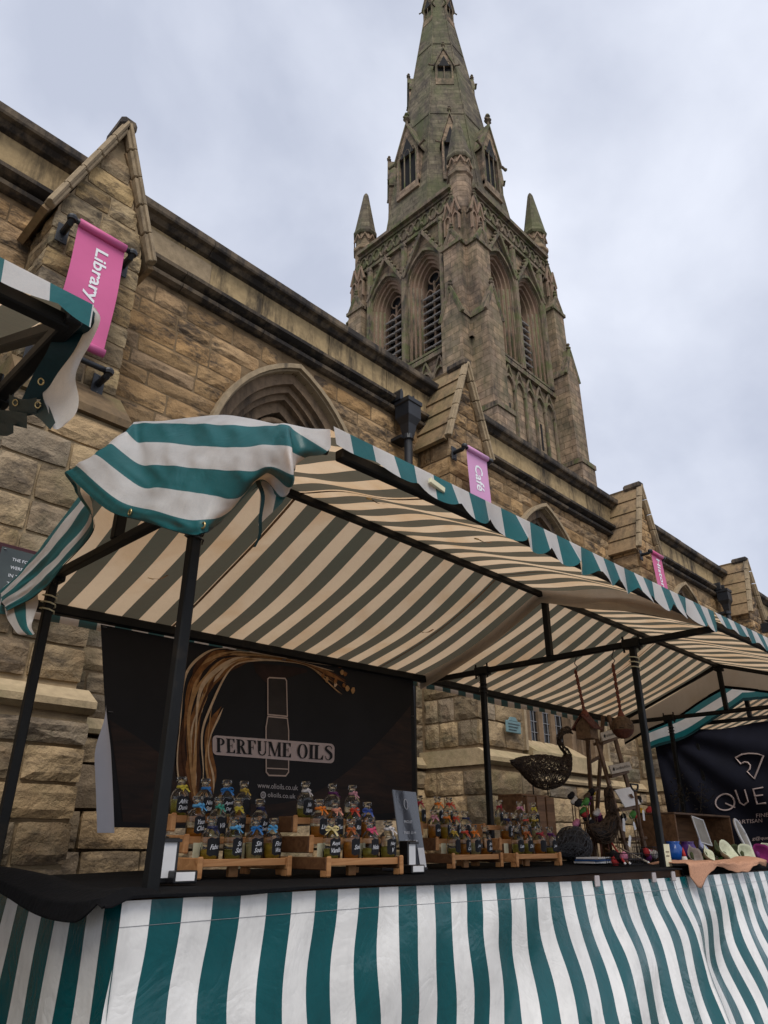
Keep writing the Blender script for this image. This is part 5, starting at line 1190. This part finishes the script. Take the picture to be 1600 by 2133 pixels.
# crate with three upright boards
cp = pg(1133, 1740); cz = TT; ctop = pg(1133, 1658).z
cr_ = thing('wooden_crate', 'brown wooden crate standing on end under the willow goose', 'crate', (cp.x, CY_, TT)); hw = .17
for i in range(3): put('board', MB().bbox(cp.x-hw+i*.118, cp.x-hw+i*.118+.098, CY_-.002, CY_+.014, cz, ctop-.01*(i == 0)-.004*i, .003), M['wood_crate'], cr_)
for zz in (cz+.01, ctop-.06): put('batten', MB().bbox(cp.x-hw, cp.x+hw, CY_+.016, CY_+.036, zz, zz+.045, .003), M['wood_crate'], cr_)
for sx in (-hw, hw-.016): put('side_board', MB().bbox(cp.x+sx, cp.x+sx+.016, CY_+.038, CY_+.24, cz, ctop-.006, .003), M['wood_crate'], cr_)
put('top_board', MB().bbox(cp.x-hw, cp.x+hw, CY_+.038, CY_+.24, ctop-.0055, ctop+.008, .003), M['wood_crate'], cr_)
# goose
gy = CY_+.12; gp = lambda x, y: aty(x, y, gy)
go = thing('willow_goose', 'woven dark willow goose standing on the wooden crate', 'sculpture', (gp(1130, 1650).x, gy, ctop+.008))
willow_creature(go, [gp(1066, 1588), gp(1085, 1592), gp(1105, 1600), gp(1130, 1608), gp(1158, 1606), gp(1177, 1594), gp(1182, 1575)], [.010, .045, .085, .118, .105, .062, .030], M['wicker_goose'], 560, .75, 'none', .0024)
nk = [gp(1178, 1596), gp(1184, 1580), gp(1180, 1566), gp(1169, 1554), gp(1165, 1540), gp(1170, 1526), gp(1180, 1520), gp(1187, 1523)]
willow_creature(go, nk, [.045, .030, .022, .018, .017, .019, .022, .018], M['wicker_goose'], 200, .9, 'none', .0022, 5, 'woven_neck'); put('beak', MB().tube([gp(1186, 1522), gp(1190, 1526), gp(1194, 1529)], [.014, .010, .003], 6), M['wicker'], go, True)
for x in (1110, 1140): a_ = gp(x, 1632); put('leg', MB().tube([a_, (a_.x, gy, ctop+.008)], .005, 6), M['wicker'], go, True)
put('tail', MB().tube([gp(1082, 1590), gp(1068, 1586), gp(1062, 1584)], [.03, .014, .003], 6), M['wicker'], go, True)
# dark willow ball and brown hen
hy = 2.62; hp = aty(1190, 1735, hy); hb = thing('willow_ball', 'dark grey rounded willow sculpture on the table beside the rightmost rack', 'sculpture', (hp.x, hy, TT))
willow_creature(hb, [Vector((hp.x-.16, hy+.03, TT+.05)), Vector((hp.x-.11, hy+.01, TT+.082)), Vector((hp.x-.02, hy, TT+.105)), Vector((hp.x+.07, hy, TT+.10)), Vector((hp.x+.14, hy, TT+.085)), Vector((hp.x+.165, hy, TT+.075))], [.008, .055, .098, .095, .058, .012], M['willow_grey'], 520, .95, M['wicker'], .0016, 8)
ky = 2.72; kp = lambda x, y: aty(x, y, ky); he = thing('willow_hen', 'brown woven hen sculpture right of the dark willow ball', 'sculpture', (kp(1250, 1770).x, ky, TT))
willow_creature(he, [kp(1225, 1722), kp(1240, 1732), kp(1258, 1736), kp(1272, 1720), kp(1275, 1700), kp(1270, 1672), kp(1268, 1650), kp(1272, 1640)], [.012, .050, .068, .062, .046, .034, .030, .010], M['willow_brown'], 380, .85, M['wicker'], .0018, 11)
for x in (1250, 1266): a_ = kp(x, 1750); put('leg', MB().tube([a_, (a_.x, ky, TT)], .006, 6), M['wicker_red'], he, True)
put('beak', MB().lathe([(.010, 0), (0, .022)], kp(1272, 1640), 6), M['cream_card'], he)
# hanging birdhouse and nest ball
def hanging(label, hx, hyp, bx, byp, X, kind):
    h0 = atx(hx, hyp, X); b0 = atx(bx, byp, X); h0.z = cbz(X)-.012; y0 = h0.y
    r = thing('hanging_birdhouse' if kind == 'house' else 'hanging_nest', label, 'birdhouse' if kind == 'house' else 'nest', b0, 'woven houses hung from the crossbar'); top = b0.z+(.085 if kind == 'house' else .075)
    put('hook', MB().tube([(X, y0+.022*math.cos(t), cbz(X)+.0-.006+.022*math.sin(t)-.0) for t in [math.radians(a) for a in range(-20, 210, 20)]]+[(X, y0+.0, cbz(X)-.06), (X, y0-.018, cbz(X)-.085), (X, y0, cbz(X)-.105)], .0035, 6), M['iron'], r, True)
    c1 = MB()
    for ph in (0, math.pi): c1.tube([(X+.006*math.cos(i*.9+ph), lerp(y0, b0.y, i/40)+.006*math.sin(i*.9+ph), lerp(cbz(X)-.10, top, i/40)) for i in range(41)], .0055, 5)
    put('cord', c1, M['rope'], r, True); rs = random.Random(4)
    if kind == 'nest':
        def sf(a, t): ph = math.pi*(t-.5); n = Vector((math.cos(a)*math.cos(ph), math.sin(a)*math.cos(ph), math.sin(ph))); return b0+n*.062, n
        cb_ = MB()
        for i in range(22):
            t = (i+.5)/22; cb_.tube([sf(2*math.pi*j/20+i, t+.012*math.sin(j*2.0))[0] for j in range(21)], .0046, 5)
            if i == 8: put('woven_base', cb_, M['wicker_red'], r, True); cb_ = MB()
        put('woven_top', cb_, M['wicker_tan'], r, True); put('knot', MB().lathe([(.012, -.02), (.024, 0), (.016, .025), (.007, .04)], (b0.x, b0.y, b0.z+.058), 10), M['rope'], r, True); put('inner_core', MB().lathe([(0, -.058), (.04, -.043), (.058, 0), (.04, .043), (0, .058)], b0, 14), M['wicker'], r, True)
    else:
        hw = .052; K = .66
        pent = lambda d, s: [(b0.x+d, b0.y-hw*s, b0.z-.062), (b0.x+d, b0.y+hw*s, b0.z-.062), (b0.x+d, b0.y+hw*s, b0.z+.015), (b0.x+d, b0.y, b0.z+.07*s), (b0.x+d, b0.y-hw*s, b0.z+.015)]
        put('woven_front', MB().prism(pent(-.045, .95), (.09, 0, 0)), M['wicker_tan'], r)
        rw = MB()
        for i in range(9):
            z = b0.z-.058+i*.0085
            for d in (-.047, .047): rw.tube([(b0.x+d+.003*math.sin(j*3+i*3.14), b0.y-hw+2*hw*j/10, z) for j in range(11)], .004, 4)
            for s_ in (-1, 1): rw.tube([(b0.x-.045+.09*j/8, b0.y+s_*(hw+.001)+.004*math.sin(j*3+i*3.14), z) for j in range(9)], .0055, 4)
        put('woven_side', rw, M['wicker_tan'], r, True); rf = MB()
        for s_ in (-1, 1):
            for i in range(11): t = i/10; y = b0.y+s_*lerp(.0, .072, t); z = b0.z+lerp(.08, -.004, t); rf.tube([(b0.x-.06+.12*j/10, y, z+.003*math.sin(j*3+i*3.14)) for j in range(11)], .0055, 5)
        put('woven_roof', rf, M['wicker_red'], r, True); put('entrance_hole', MB().lathe([(.020, 0), (.020, .004)], (0, 0, 0), 12), M['void'], r, world=False); r.children[-1].location = Vector((-.051, 0, .008)); r.children[-1].rotation_euler = (0, math.pi/2, 0)
        put('knot', MB().lathe([(.015, -.01), (.03, .01), (.014, .04)], (b0.x, b0.y, b0.z+.072), 8), M['rope'], r, True)
hanging('woven birdhouse with red roof hung on a cord above the willow goose', 1197, 1383, 1222, 1518, XR, 'house')
hanging('round woven nest with red base hung on a cord near the right pole', 1274, 1366, 1297, 1515, XR, 'nest')
# ladder
ly = 2.80; lpx = lambda x, y, Y=ly: aty(x, y, Y)
la = thing('wooden_ladder', 'small old wooden step ladder with sign boards on its treads', 'ladder', (lpx(1275, 1740).x, ly, TT)); LD = lambda a, b, n_: put(n_, MB().bar(a, b, .03, .022), M['wood_ladder'], la)
A1, A2 = lpx(1234, 1505, 2.86), Vector((lpx(1306, 1745, 2.66).x, 2.66, TT)); B1, B2 = lpx(1268, 1490, 2.86), Vector((lpx(1344, 1740, 2.62).x, 2.62, TT))
LD(A1, A2, 'front_stile'); LD(B1, B2, 'front_stile')
C1, C2 = A1+Vector((0, .05, 0)), Vector((lpx(1240, 1745, 3.0).x, 3.02, TT)); D1, D2 = B1+Vector((0, .05, 0)), Vector((B2.x-.06, 3.02, TT)); LD(C1, C2, 'back_stile'); LD(D1, D2, 'back_stile')
for t in (.30, .52, .74): put('back_rung', MB().bar(C1.lerp(C2, t), D1.lerp(D2, t), .014, .024), M['wood_ladder'], la)
for i, t in enumerate((.17, .42, .66, .86)):
    p, q = A1.lerp(A2, t), B1.lerp(B2, t); put('tread', MB().bar(p, q, .09, .02), M['wood_ladder'], la)
M['signwood'] = plain('whitewashed_board', (.42, .37, .31), .8, .15, 20)
def ladder_sign(label, t, text, h=.06):
    p, q = A1.lerp(A2, t), B1.lerp(B2, t); p = p+Vector((-.02, -.055, .016)); q = q+Vector((.03, -.055, .016)); r = thing('sign_board', label, 'sign', p, 'small sign boards on the ladder')
    put('board', MB().prism([p, q, q+Vector((0, .015, h)), p+Vector((0, .015, h))], (0, .012, 0)), M['signwood'], r)
    vs, fs_, a0, a1, b0, b1 = text_geo(text, .2, 0.0); mb = MB(); mb.add([p.lerp(q, lerp(.22, .93, (v[0]-a0)/(a1-a0)))+Vector((0, -.003+.015*lerp(.35, .65, (v[1]-b0)/(b1-b0)), h*lerp(.35, .68, (v[1]-b0)/(b1-b0)))) for v in vs], fs_); put('lettering', mb, M['ink_black'], r)
    lf = MB(); c = p.lerp(q, .12)+Vector((0, .004, h*.5)); lf.tube([c+Vector((-.012, 0, -.012)), c, c+Vector((.0, 0, .016))], [.001, .006, .001], 4); lf.tube([c+Vector((.004, 0, -.014)), c+Vector((.010, 0, .0)), c+Vector((.012, 0, .014))], [.001, .005, .001], 4); put('leaf_emblem', lf, M['ink_black'], r, True)
ladder_sign('small white sign board on the upper tread of the ladder', .17, 'andmade Willow'); ladder_sign('white sign board with leaf emblem on the middle tread of the ladder', .42, 'SaertBriteWillow')
r = thing('picture_card', 'white card with small pictures leaning on the ladder near a spade handle', 'card', A1.lerp(A2, .66)); p, q = A1.lerp(A2, .66)+Vector((.05, -.05, .02)), B1.lerp(B2, .66)+Vector((.02, -.05, .02)); put('sheet', MB().prism([p, q, q+Vector((-.03, .05, .12)), p+Vector((-.03, .05, .12))], (0, .006, 0)), M['card'], r); put('printed_square', MB().prism([p.lerp(q, .5)+Vector((0, .006, .05)), p.lerp(q, .65)+Vector((0, .006, .05)), p.lerp(q, .62)+Vector((0, .018, .08)), p.lerp(q, .48)+Vector((0, .018, .08))], (0, -.004, 0)), M['wood_dark'], r)
# spade with D handle
sp0 = aty(1322, 1640, 2.55); r = thing('garden_spade', 'small garden spade with D-shaped handle standing among the crafts', 'spade', (sp0.x, 2.55, TT)); put('handle', MB().tube([sp0+Vector((.055*math.cos(t), 0, .02+.045*math.sin(t))) for t in [math.radians(a) for a in range(180, 361, 15)]]+[sp0+Vector((.055, 0, .02)), sp0+Vector((-.055, 0, .02))], .007, 6), M['iron'], r, True); put('shaft', MB().tube([sp0+Vector((0, 0, -.03)), Vector((sp0.x+.01, 2.55, TT+.06))], .011, 8), M['wood_ladder'], r, True); put('blade', MB().bbox(sp0.x-.045, sp0.x+.065, 2.545, 2.555, TT, TT+.08, .003), M['iron'], r)
# crowded small crafts: robins, tags, baskets
rs = random.Random(21)
def small_bird(label, px_, py_, Y, body, belly):
    p = aty(px_, py_, Y); r = thing('felt_bird', label, 'ornament', (p.x, Y, TT), 'small craft ornaments'); z = max(p.z, TT+.05)
    put('body', MB().tube([Vector((p.x-.045, Y, z-.004)), Vector((p.x-.02, Y, z)), Vector((p.x+.01, Y, z+.006)), Vector((p.x+.026, Y, z+.026)), Vector((p.x+.038, Y, z+.028))], [.004, .021, .025, .017, .002], 8), body, r, True); put('breast', MB().lathe([(0, -.018), (.014, -.01), (.016, .004), (0, .018)], (p.x+.016, Y-.012, z), 8), belly, r, True)
    put('stand', MB().tube([(p.x, Y, z-.02), (p.x, Y, TT)], .004, 5).lathe([(.022, 0), (.022, .008), (.004, .01)], (p.x, Y, TT), 8), M['wood_ladder'], r, True)
WHT = plain('white_felt', (.55, .52, .48), .95, .2, 60); YEL = plain('yellow_felt', (.60, .36, .03), .9, .2, 60); BLK = plain('black_felt', (.012, .011, .013), .95, .4, 50); REDF = plain('red_felt', (.42, .04, .04), .9, .2, 60); GRNF = plain('green_felt', (.07, .22, .05), .9, .2, 60); PUR = plain('purple_felt', (.13, .02, .12), .9, .2, 60); PNK = plain('pink_felt', (.55, .2, .3), .9, .2, 60)
for k, (x, y, Y, b, e_, l) in enumerate(((1190, 1660, 2.95, BLK, WHT, 'black felt bird with white breast behind the willow ball'), (1232, 1652, 2.94, BLK, YEL, 'black felt bird with yellow breast beside the ladder'), (1222, 1705, 2.84, BLK, WHT, 'small dark felt bird with white breast in front of the ladder'), (1243, 1695, 2.80, WHT, PNK, 'small white felt bird beside the brown hen'), (1330, 1668, 2.75, BLK, WHT, 'dark ornament with white top near the spade'), (1352, 1690, 2.8, REDF, WHT, 'red felt bird behind the right pole'), (1318, 1700, 2.62, GRNF, REDF, 'green and red felt ornament by the wire basket'))): small_bird(l, x, y, Y, b, e_)
CO = {'black': BLK, 'white': WHT, 'yellow': YEL, 'red': REDF, 'green': GRNF, 'purple': PUR, 'pink': PNK, 'brown': M['willow_brown']}
rs2 = random.Random(5); used = set(); combos = [(a, b) for a in CO for b in CO if a != b]; rs2.shuffle(combos)
for k in range(26):                                                # the crowded back of the craft table
    a_, b_ = combos[k]; a_ = a_ if k % 3 == 0 else rs2.choice(('black', 'brown', 'black'))
    if (a_, b_) in used or a_ == b_: a_, b_ = combos[k]
    if (a_, b_) in used: continue
    used.add((a_, b_)); small_bird(f'small {a_} felt bird with {b_} breast crowded behind the ladder and hen', 1195+rs2.uniform(0, 175), rs2.choice((1668, 1690, 1712, 1735))+rs2.uniform(-8, 8), rs2.uniform(2.7, 3.0), CO[a_], CO[b_])
for k, (x0_, z_) in enumerate(((4.62, .04), (4.95, .12))):         # low plank shelves behind
    r = thing('plank_shelf', ('low' if k == 0 else 'raised')+' dark plank shelf behind the willow hen', 'shelf', (x0_+.3, 3.0, TT)); put('plank', MB().bbox(x0_, x0_+.62, 2.95, 3.08, TT+z_, TT+z_+.018, .002), M['wood_dark'], r)
    for xx in (x0_+.02, x0_+.58): put('support', MB().bbox(xx, xx+.03, 2.97, 3.06, TT, TT+z_-.0005, .002), M['wood_dark'], r)
def wire_basket(label, px_, py_, Y, w_, h):
    p = aty(px_, py_, Y); r = thing('wire_basket', label, 'basket', (p.x, Y, TT), 'wire baskets on the craft table'); m_ = MB(); z0 = TT
    for z in (z0+.004, z0+h*.5, z0+h): m_.tube([(p.x-w_, Y-.07, z), (p.x+w_, Y-.07, z), (p.x+w_, Y+.07, z), (p.x-w_, Y+.07, z), (p.x-w_, Y-.07, z)], .0025, 4)
    for i in range(9):
        for s_ in (-.07, .07): x = p.x-w_+2*w_*i/8; m_.tube([(x, Y+s_, z0), (x, Y+s_, z0+h)], .0018, 4)
    put('wires', m_, M['iron'], r)
    for i in range(7):
        c = (p.x+rs.uniform(-w_*.8, w_*.8), Y+rs.uniform(-.05, .05), z0+h*.4); put('wool_item', MB().lathe([(0, -.03), (.02, -.02), (.027, 0), (.02, .02), (0, .03)], (c[0], c[1], c[2]+rs.uniform(-.01, .03)), 8), rs.choice((REDF, PUR, WHT, BLK, YEL, PNK)), r, True)
wire_basket('black wire basket of wool pieces below the ladder', 1350, 1745, 2.42, .10, .09); wire_basket('small wire basket of wool pieces beside the right pole', 1300, 1780, 2.24, .09, .06)
def gift_tag(label, px_, py_, Y, w_, h, m_=None, tilt=.2):
    p = aty(px_, py_, Y); r = thing('paper_tag', label, 'tag', (p.x, Y, p.z-h/2), 'paper tags among the crafts'); T = Matrix.Translation(p) @ Matrix.Rotation(tilt, 4, 'Y')
    put('paper', MB().prism([T @ Vector(q) for q in ((-w_/2, 0, -h/2), (w_/2, 0, -h/2), (w_/2, 0, h/2-.01), (w_/4, 0, h/2), (-w_/4, 0, h/2), (-w_/2, 0, h/2-.01))], (0, .0012, 0)), m_ or M['card'], r); put('string', MB().tube([T @ Vector((0, 0, h/2-.008)), T @ Vector((.004, .01, h/2+.03)), T @ Vector((.0, .03, h/2+.07))], .0012, 4), M['cream_card'], r)
gift_tag('long white paper tag hanging below the ladder stile', 1300, 1718, 2.60, .035, .085); gift_tag('white paper tag on the spade shaft', 1341, 1698, 2.50, .03, .07, tilt=.1); gift_tag('white tag lying low beside the wire basket', 1312, 1752, 2.35, .03, .07, tilt=.5); gift_tag('pale tag near the right pole at table height', 1322, 1720, 2.45, .03, .05, tilt=-.3)
for k, (a, b, m_, l) in enumerate((((1262, 1768), (1312, 1800), M['wicker_tan'], 'tan stick lying at the front of the craft table'), ((1283, 1762), (1352, 1806), M['signwood'], 'pale stick lying toward the right pole'), ((1275, 1757), (1300, 1782), REDF, 'red striped stick lying by the brown hen'))):
    p, q = aty(*a, 2.45), aty(*b, 2.15); p.z = max(p.z, TT+.012); q.z = TT+.010; r = thing('craft_stick', l, 'stick', p, 'loose craft sticks'); put('rod', MB().tube([p, q], .006, 6), m_, r, True); put('tip', MB().lathe([(0, -.008), (.009, 0), (0, .008)], q, 6), M['card'], r, True)
tray = thing('booklet_pile', 'pile of blue and white booklets in front of the brown hen', 'booklets', (aty(1235, 1775, 2.55).x, 2.5, TT))
for i, m_ in enumerate((M['card'], plain('blue_paper', (.03, .09, .25), .5, .1, 20), M['card'])): x = aty(1235, 1775, 2.5).x; put('booklet', MB().bbox(-.12, .12, -.07, .07, i*.012, i*.012+.010, .001, Matrix.Translation((x, 2.5, TT)) @ Matrix.Rotation(.1*i, 4, 'Z')), m_, tray)
# ---- right-hand goods: open crate, framed panel, oval mirror, felt flowers, hessian
oy = 2.45; ox = lambda x, y, Y=oy: aty(x, y, Y)
oc = thing('open_crate', 'open wooden crate on its side holding a pale framed panel', 'crate', (ox(1465, 1760).x, oy, TT)); x0, x1 = ox(1412, 1740).x, ox(1528, 1740).x; zt = ox(1412, 1692).z; zb = TT+.03
for nm, b_ in (('bottom_board', (x0, x1, oy, oy+.3, zb-.03, zb-.012)), ('top_board', (x0, x1, oy, oy+.3, zt-.015, zt)), ('side_board', (x0, x0+.016, oy+.001, oy+.3, zb-.0115, zt-.0155)), ('side_board', (x1-.016, x1, oy+.001, oy+.3, zb-.0115, zt-.0155)), ('back_board', (x0+.0165, x1-.0165, oy+.28, oy+.298, zb-.0115, zt-.0155))): put(nm, MB().bbox(*b_, .003), M['wood_crate'] if nm != 'top_board' else M['wood_ladder'], oc)
M['mirrorish'] = plain('silvered_panel', (.36, .33, .28), .25, .35, 6, .5)
def leaf_panel(label, cx_, cyp, Y, w_, h, oval, tilt):
    p = aty(cx_, cyp, Y); r = thing('oval_mirror' if oval else 'framed_panel', label, 'mirror' if oval else 'picture', (p.x, Y, p.z-h/2)); T = Matrix.Translation(p) @ Matrix.Rotation(tilt, 4, 'Y') @ Matrix.Rotation(math.radians(-14), 4, 'X')
    pts = [(w_/2*math.cos(t), 0, h/2*math.sin(t)) for t in [2*math.pi*i/24 for i in range(24)]] if oval else [(-w_/2, 0, -h/2), (w_/2, 0, -h/2), (w_/2, 0, h/2), (-w_/2, 0, h/2)]
    put('panel', MB().prism([T @ Vector(q) for q in pts], T.to_3x3() @ Vector((0, .008, 0))), M['mirrorish'], r); put('rim', MB().tube([T @ Vector(q) for q in pts+pts[:1]], .010 if oval else .006, 6), M['card'], r, True)
leaf_panel('pale silvery framed panel leaning inside the open crate', 1462, 1731, 2.40, .20, .185, False, .12); leaf_panel('oval pale mirror leaning at the right among the felt flowers', 1548, 1742, 2.30, .12, .26, True, -.25)
M['fstem'] = GRNF
def felt_flower(label, px_, py_, Y, mat, mat2, s=1.0, rz=0.0):
    p = aty(px_, py_, Y); z = max(p.z, TT+.035); r = thing('felt_flower', label, 'felt flower', (p.x, Y, TT), 'felt flowers along the craft table'); c = Vector((p.x, Y, z)); ax = Vector((math.sin(rz)*.5-.3, -.8, .45)).normalized(); a = ax.orthogonal().normalized(); b = ax.cross(a)
    def f(u, v): t = 2*math.pi*u; rr = v*.06*s*(1+.22*math.cos(t*1.0+rz)+.06*math.sin(5*t)); return c+(a*math.cos(t)+b*math.sin(t))*rr+ax*(v*v*.045*s+.008*math.sin(3*t+rz)*v)
    mb = MB(); mb.grid(f, 24, 6); o = put('petal_cup', mb, mat, r, True); o.modifiers.new('thickness', 'SOLIDIFY').thickness = .004
    put('centre', MB().lathe([(.012*s, -.02), (.012*s, .02), (0, .03)], c+ax*.008, 8), mat2, r, True); put('stem', MB().tube([c-ax*.005, c-ax*.04+Vector((0, .03, -.01)), Vector((p.x, Y+.06, TT+.012))], .008, 6), M['fstem'], r, True)
CRM = plain('cream_felt', (.52, .54, .40), .95, .15, 50); GRY = plain('grey_felt', (.20, .17, .15), .95, .2, 50); DGR = plain('olive_felt', (.05, .06, .025), .95, .2, 50); SKY = plain('lavender_felt', (.34, .36, .50), .95, .15, 50); MAG = plain('magenta_felt', (.16, .012, .09), .95, .2, 50)
for x, y, Y, m1, m2, s, rz, l in ((1440, 1788, 2.05, GRY, DGR, 1.0, .2, 'grey felt flower at the left end of the felt flower row'), (1470, 1792, 2.02, CRM, DGR, .9, .8, 'cream felt flower second in the row, beside the grey one'), (1458, 1772, 2.2, SKY, CRM, .9, 1.4, 'lavender felt flower behind the cream one'), (1492, 1782, 2.05, DGR, CRM, 1.0, 2.2, 'olive felt flower in the middle of the row'), (1508, 1785, 1.99, CRM, DGR, 1.15, 2.9, 'large cream felt flower leaning right'), (1530, 1784, 2.05, DGR, GRY, .9, 3.4, 'dark olive felt flower right of the large cream one'), (1546, 1783, 1.98, CRM, DGR, 1.0, 4.0, 'cream felt flower below the oval mirror'), (1578, 1785, 2.0, MAG, PUR, 1.2, 4.6, 'magenta felt flower near the right edge'), (1590, 1772, 2.1, CRM, MAG, .9, 5.2, 'cream felt flower at the right edge')): felt_flower(l, x, y, Y, m1, m2, s, rz)
def plush(label, px_, py_, Y, mat, s):
    p = aty(px_, py_, Y); r = thing('ceramic_pot', label, 'pot', (p.x, Y, TT), 'glazed pots'); z = .10
    put('bowl', MB().lathe([(.0, 0), (.04*s, 0), (.062*s, .03), (.066*s, .07), (.05*s, .10), (.042*s, .115), (.05*s, .125), (.045*s, .125), (0, .10)], (p.x, Y, TT), 14), mat, r, True); put('handle', MB().tube([Vector((p.x+.055*s, Y, TT+.10)), Vector((p.x+.095*s, Y, TT+.095)), Vector((p.x+.095*s, Y, TT+.04)), Vector((p.x+.06*s, Y, TT+.03))], .007, 6), mat, r, True)
plush('bright blue glazed pot left of the open crate', 1398, 1735, 2.30, plain('blue_glaze', (.015, .10, .42), .2, .3, 20, .5), 1.0); plush('dark purple glazed pot beside the blue one', 1428, 1735, 2.33, plain('purple_glaze', (.07, .02, .16), .2, .3, 20, .5), 1.0)
gn = aty(1424, 1776, 2.02); r = thing('felt_gnome', 'tiny white felt gnome with red hat at the pole foot', 'ornament', (gn.x, 2.02, TT)); put('body', MB().lathe([(.0, 0), (.022, 0), (.018, .03), (.012, .045)], (gn.x, 2.02, TT), 8), WHT, r, True); put('hat', MB().lathe([(.014, .044), (.008, .07), (0, .095)], (gn.x, 2.02, TT), 8), REDF, r, True)
lc = aty(1392, 1785, 1.90); r = thing('price_card', 'cream price card clipped beside the right front pole', 'card', (lc.x, 1.90, TT)); put('sheet', MB().bbox(-.035, .035, 0, .002, 0, .11, .0005), M['cream_card'], r, world=False); put('ruled_line', MB().box(-.024, .02, -.002, -.001, .07, .074).box(-.024, .015, -.002, -.001, .05, .054), M['wood_dark'], r, world=False)
ym = plain('hessian', (.44, .24, .155), .95, .25, 140, .1, .6, .004)
def hess(u, v):
    x = lerp(4.16, 5.35, u); e_ = .030*(1-.4*u)+.012*math.sin(u*13)+.045*math.exp(-((u-.07)/.06)**2); fr = 1.60 if False else 1.79
    t = v; y = lerp(2.02, 1.795, min(1, t*1.6)); z = TT+.010+.012*math.sin(u*7+t*2)*.6+.02*u*(1-abs(2*min(1, t*1.6)-1)) if t < .625 else TT+.010-(t-.625)/.375*e_*1.4+.006*math.sin(u*7)
    return Vector((x, y-.012*math.sin(u*11)*sstep(.6, 1, t), z+.010*noise.noise(Vector((u*14, t*5, 2)))))
he_ = MB(); he_.grid(hess, 40, 24); o = put('hessian_cloth', he_, ym, None, True); tag(o, 'pink-brown hessian cloth laid over the front edge of the craft table', 'cloth'); o.modifiers.new('thickness', 'SOLIDIFY').thickness = .005
# ================================================================== NAVY BACKDROP WITH OUTLINED EMBLEM
nv = plain('navy_cotton', (.0075, .0085, .017), .85, .3, 6, .2); NX = XD-.03
nb = thing('backdrop', 'navy cloth backdrop with pale fan emblem and lettering at the right edge', 'banner', (NX, 2.4, .5))
def nwave(y, z):
    dy, dz = 3.56-y, 1.16-z; a_ = math.atan2(dz, max(dy, .01)); r_ = math.hypot(dy, dz)
    return .022*math.sin(a_*17)*min(1, r_*1.3)*(1-sstep(1.2, 2.2, r_))+.02*math.sin(5*y+2*z)+.03*math.sin(11*(y-3.4)*(1.2-z)*.6+z*3)*sstep(2.0, 3.4, y)
def npt(y, z, off=0.0): return Vector((NX+nwave(y, z)-off, y, z))
def npx(px_, py_, off=.008):
    p = atx(px_, py_, NX); return npt(p.y, p.z, off)
ns = MB(); ns.grid(lambda u, v: npt(lerp(3.52, 1.35, u)-.04*v*(1-u), lerp(1.10-.03*math.sin(u*3)+.02*math.sin(u*15), TT+.05, v)), 60, 30); put('cloth_sheet', ns, nv, nb, True)
M['rosegold'] = plain('rose_grey_print', (.50, .40, .38), .6, .08, 10)
def nstroke(name, pts, wd, closed=False):
    P = [npx(*p) for p in pts]; P = P+[P[0], P[1]] if closed else P; put(name, MB().tube(P, wd, 4), M['rosegold'], nb)
nstroke('emblem', [(1530, 1578), (1545, 1571), (1560, 1569), (1576, 1570), (1591, 1574), (1571, 1622), (1555, 1607), (1560, 1602), (1561, 1594), (1556, 1588), (1549, 1587), (1541, 1591)], .008, True)
nstroke('lettering', [(1511+18*math.cos(t), 1671+17*math.sin(t)) for t in [2*math.pi*i/24 for i in range(25)]], .008); nstroke('lettering', [(1511, 1673), (1530, 1682)], .008)
nstroke('lettering', [(1533, 1646), (1540, 1672), (1548, 1677), (1558, 1670), (1553, 1645)], .008); nstroke('lettering', [(1590, 1640), (1570, 1644), (1577, 1675), (1596, 1673)], .008); nstroke('lettering', [(1573, 1658), (1590, 1656)], .008); pass
def ntext(t, x0, x1, y0, h, sk): put_text('lettering', t, lambda u, v: npx(u, y0+sk*(u-x0)-v, .012), M['rosegold'], nb, (x0, x1, 0, h))
ntext('FINE', 1573, 1601, 1703, 8, -.07); ntext('ARTISAN', 1534, 1586, 1716, 8, -.06); ntext('g@que', 1566, 1600, 1752, 9, -.05)
# dark foliage trimmings hanging before the backdrop
fo_ = thing('dried_wreath', 'dark dried foliage bunch in front of the navy backdrop', 'wreath', aty(1430, 1660, 2.9)); fm = MB(); rs = random.Random(9)
for k in range(150):
    c = aty(rs.choice((1415, 1460))+rs.gauss(0, 11), 1660+rs.gauss(0, 20), 2.9+rs.uniform(-.06, .06)); d = Vector((rs.uniform(-1, 1), rs.uniform(-1, 1), rs.uniform(-1, 1))).normalized(); e_ = d.orthogonal().normalized(); fm.add([c, c+d*.02+e_*.008, c+d*.045, c+d*.02-e_*.008], [(0, 1, 2, 3)])
put('leaves', fm, plain('dried_leaf', (.022, .018, .012), .9, .5, 20), fo_); 
for x in (1415, 1460): put('stem', MB().tube([aty(x, 1690, 2.9), aty(x+2, 1630, 2.9)], .004, 5), M['wicker'], fo_)
# ================================================================== LIFT THE PLACE SO THE PAVING IS AT ZERO
for o in list(bpy.data.objects):
    if o.parent is None and o.type in ('MESH', 'EMPTY'): o.location.z += EYE
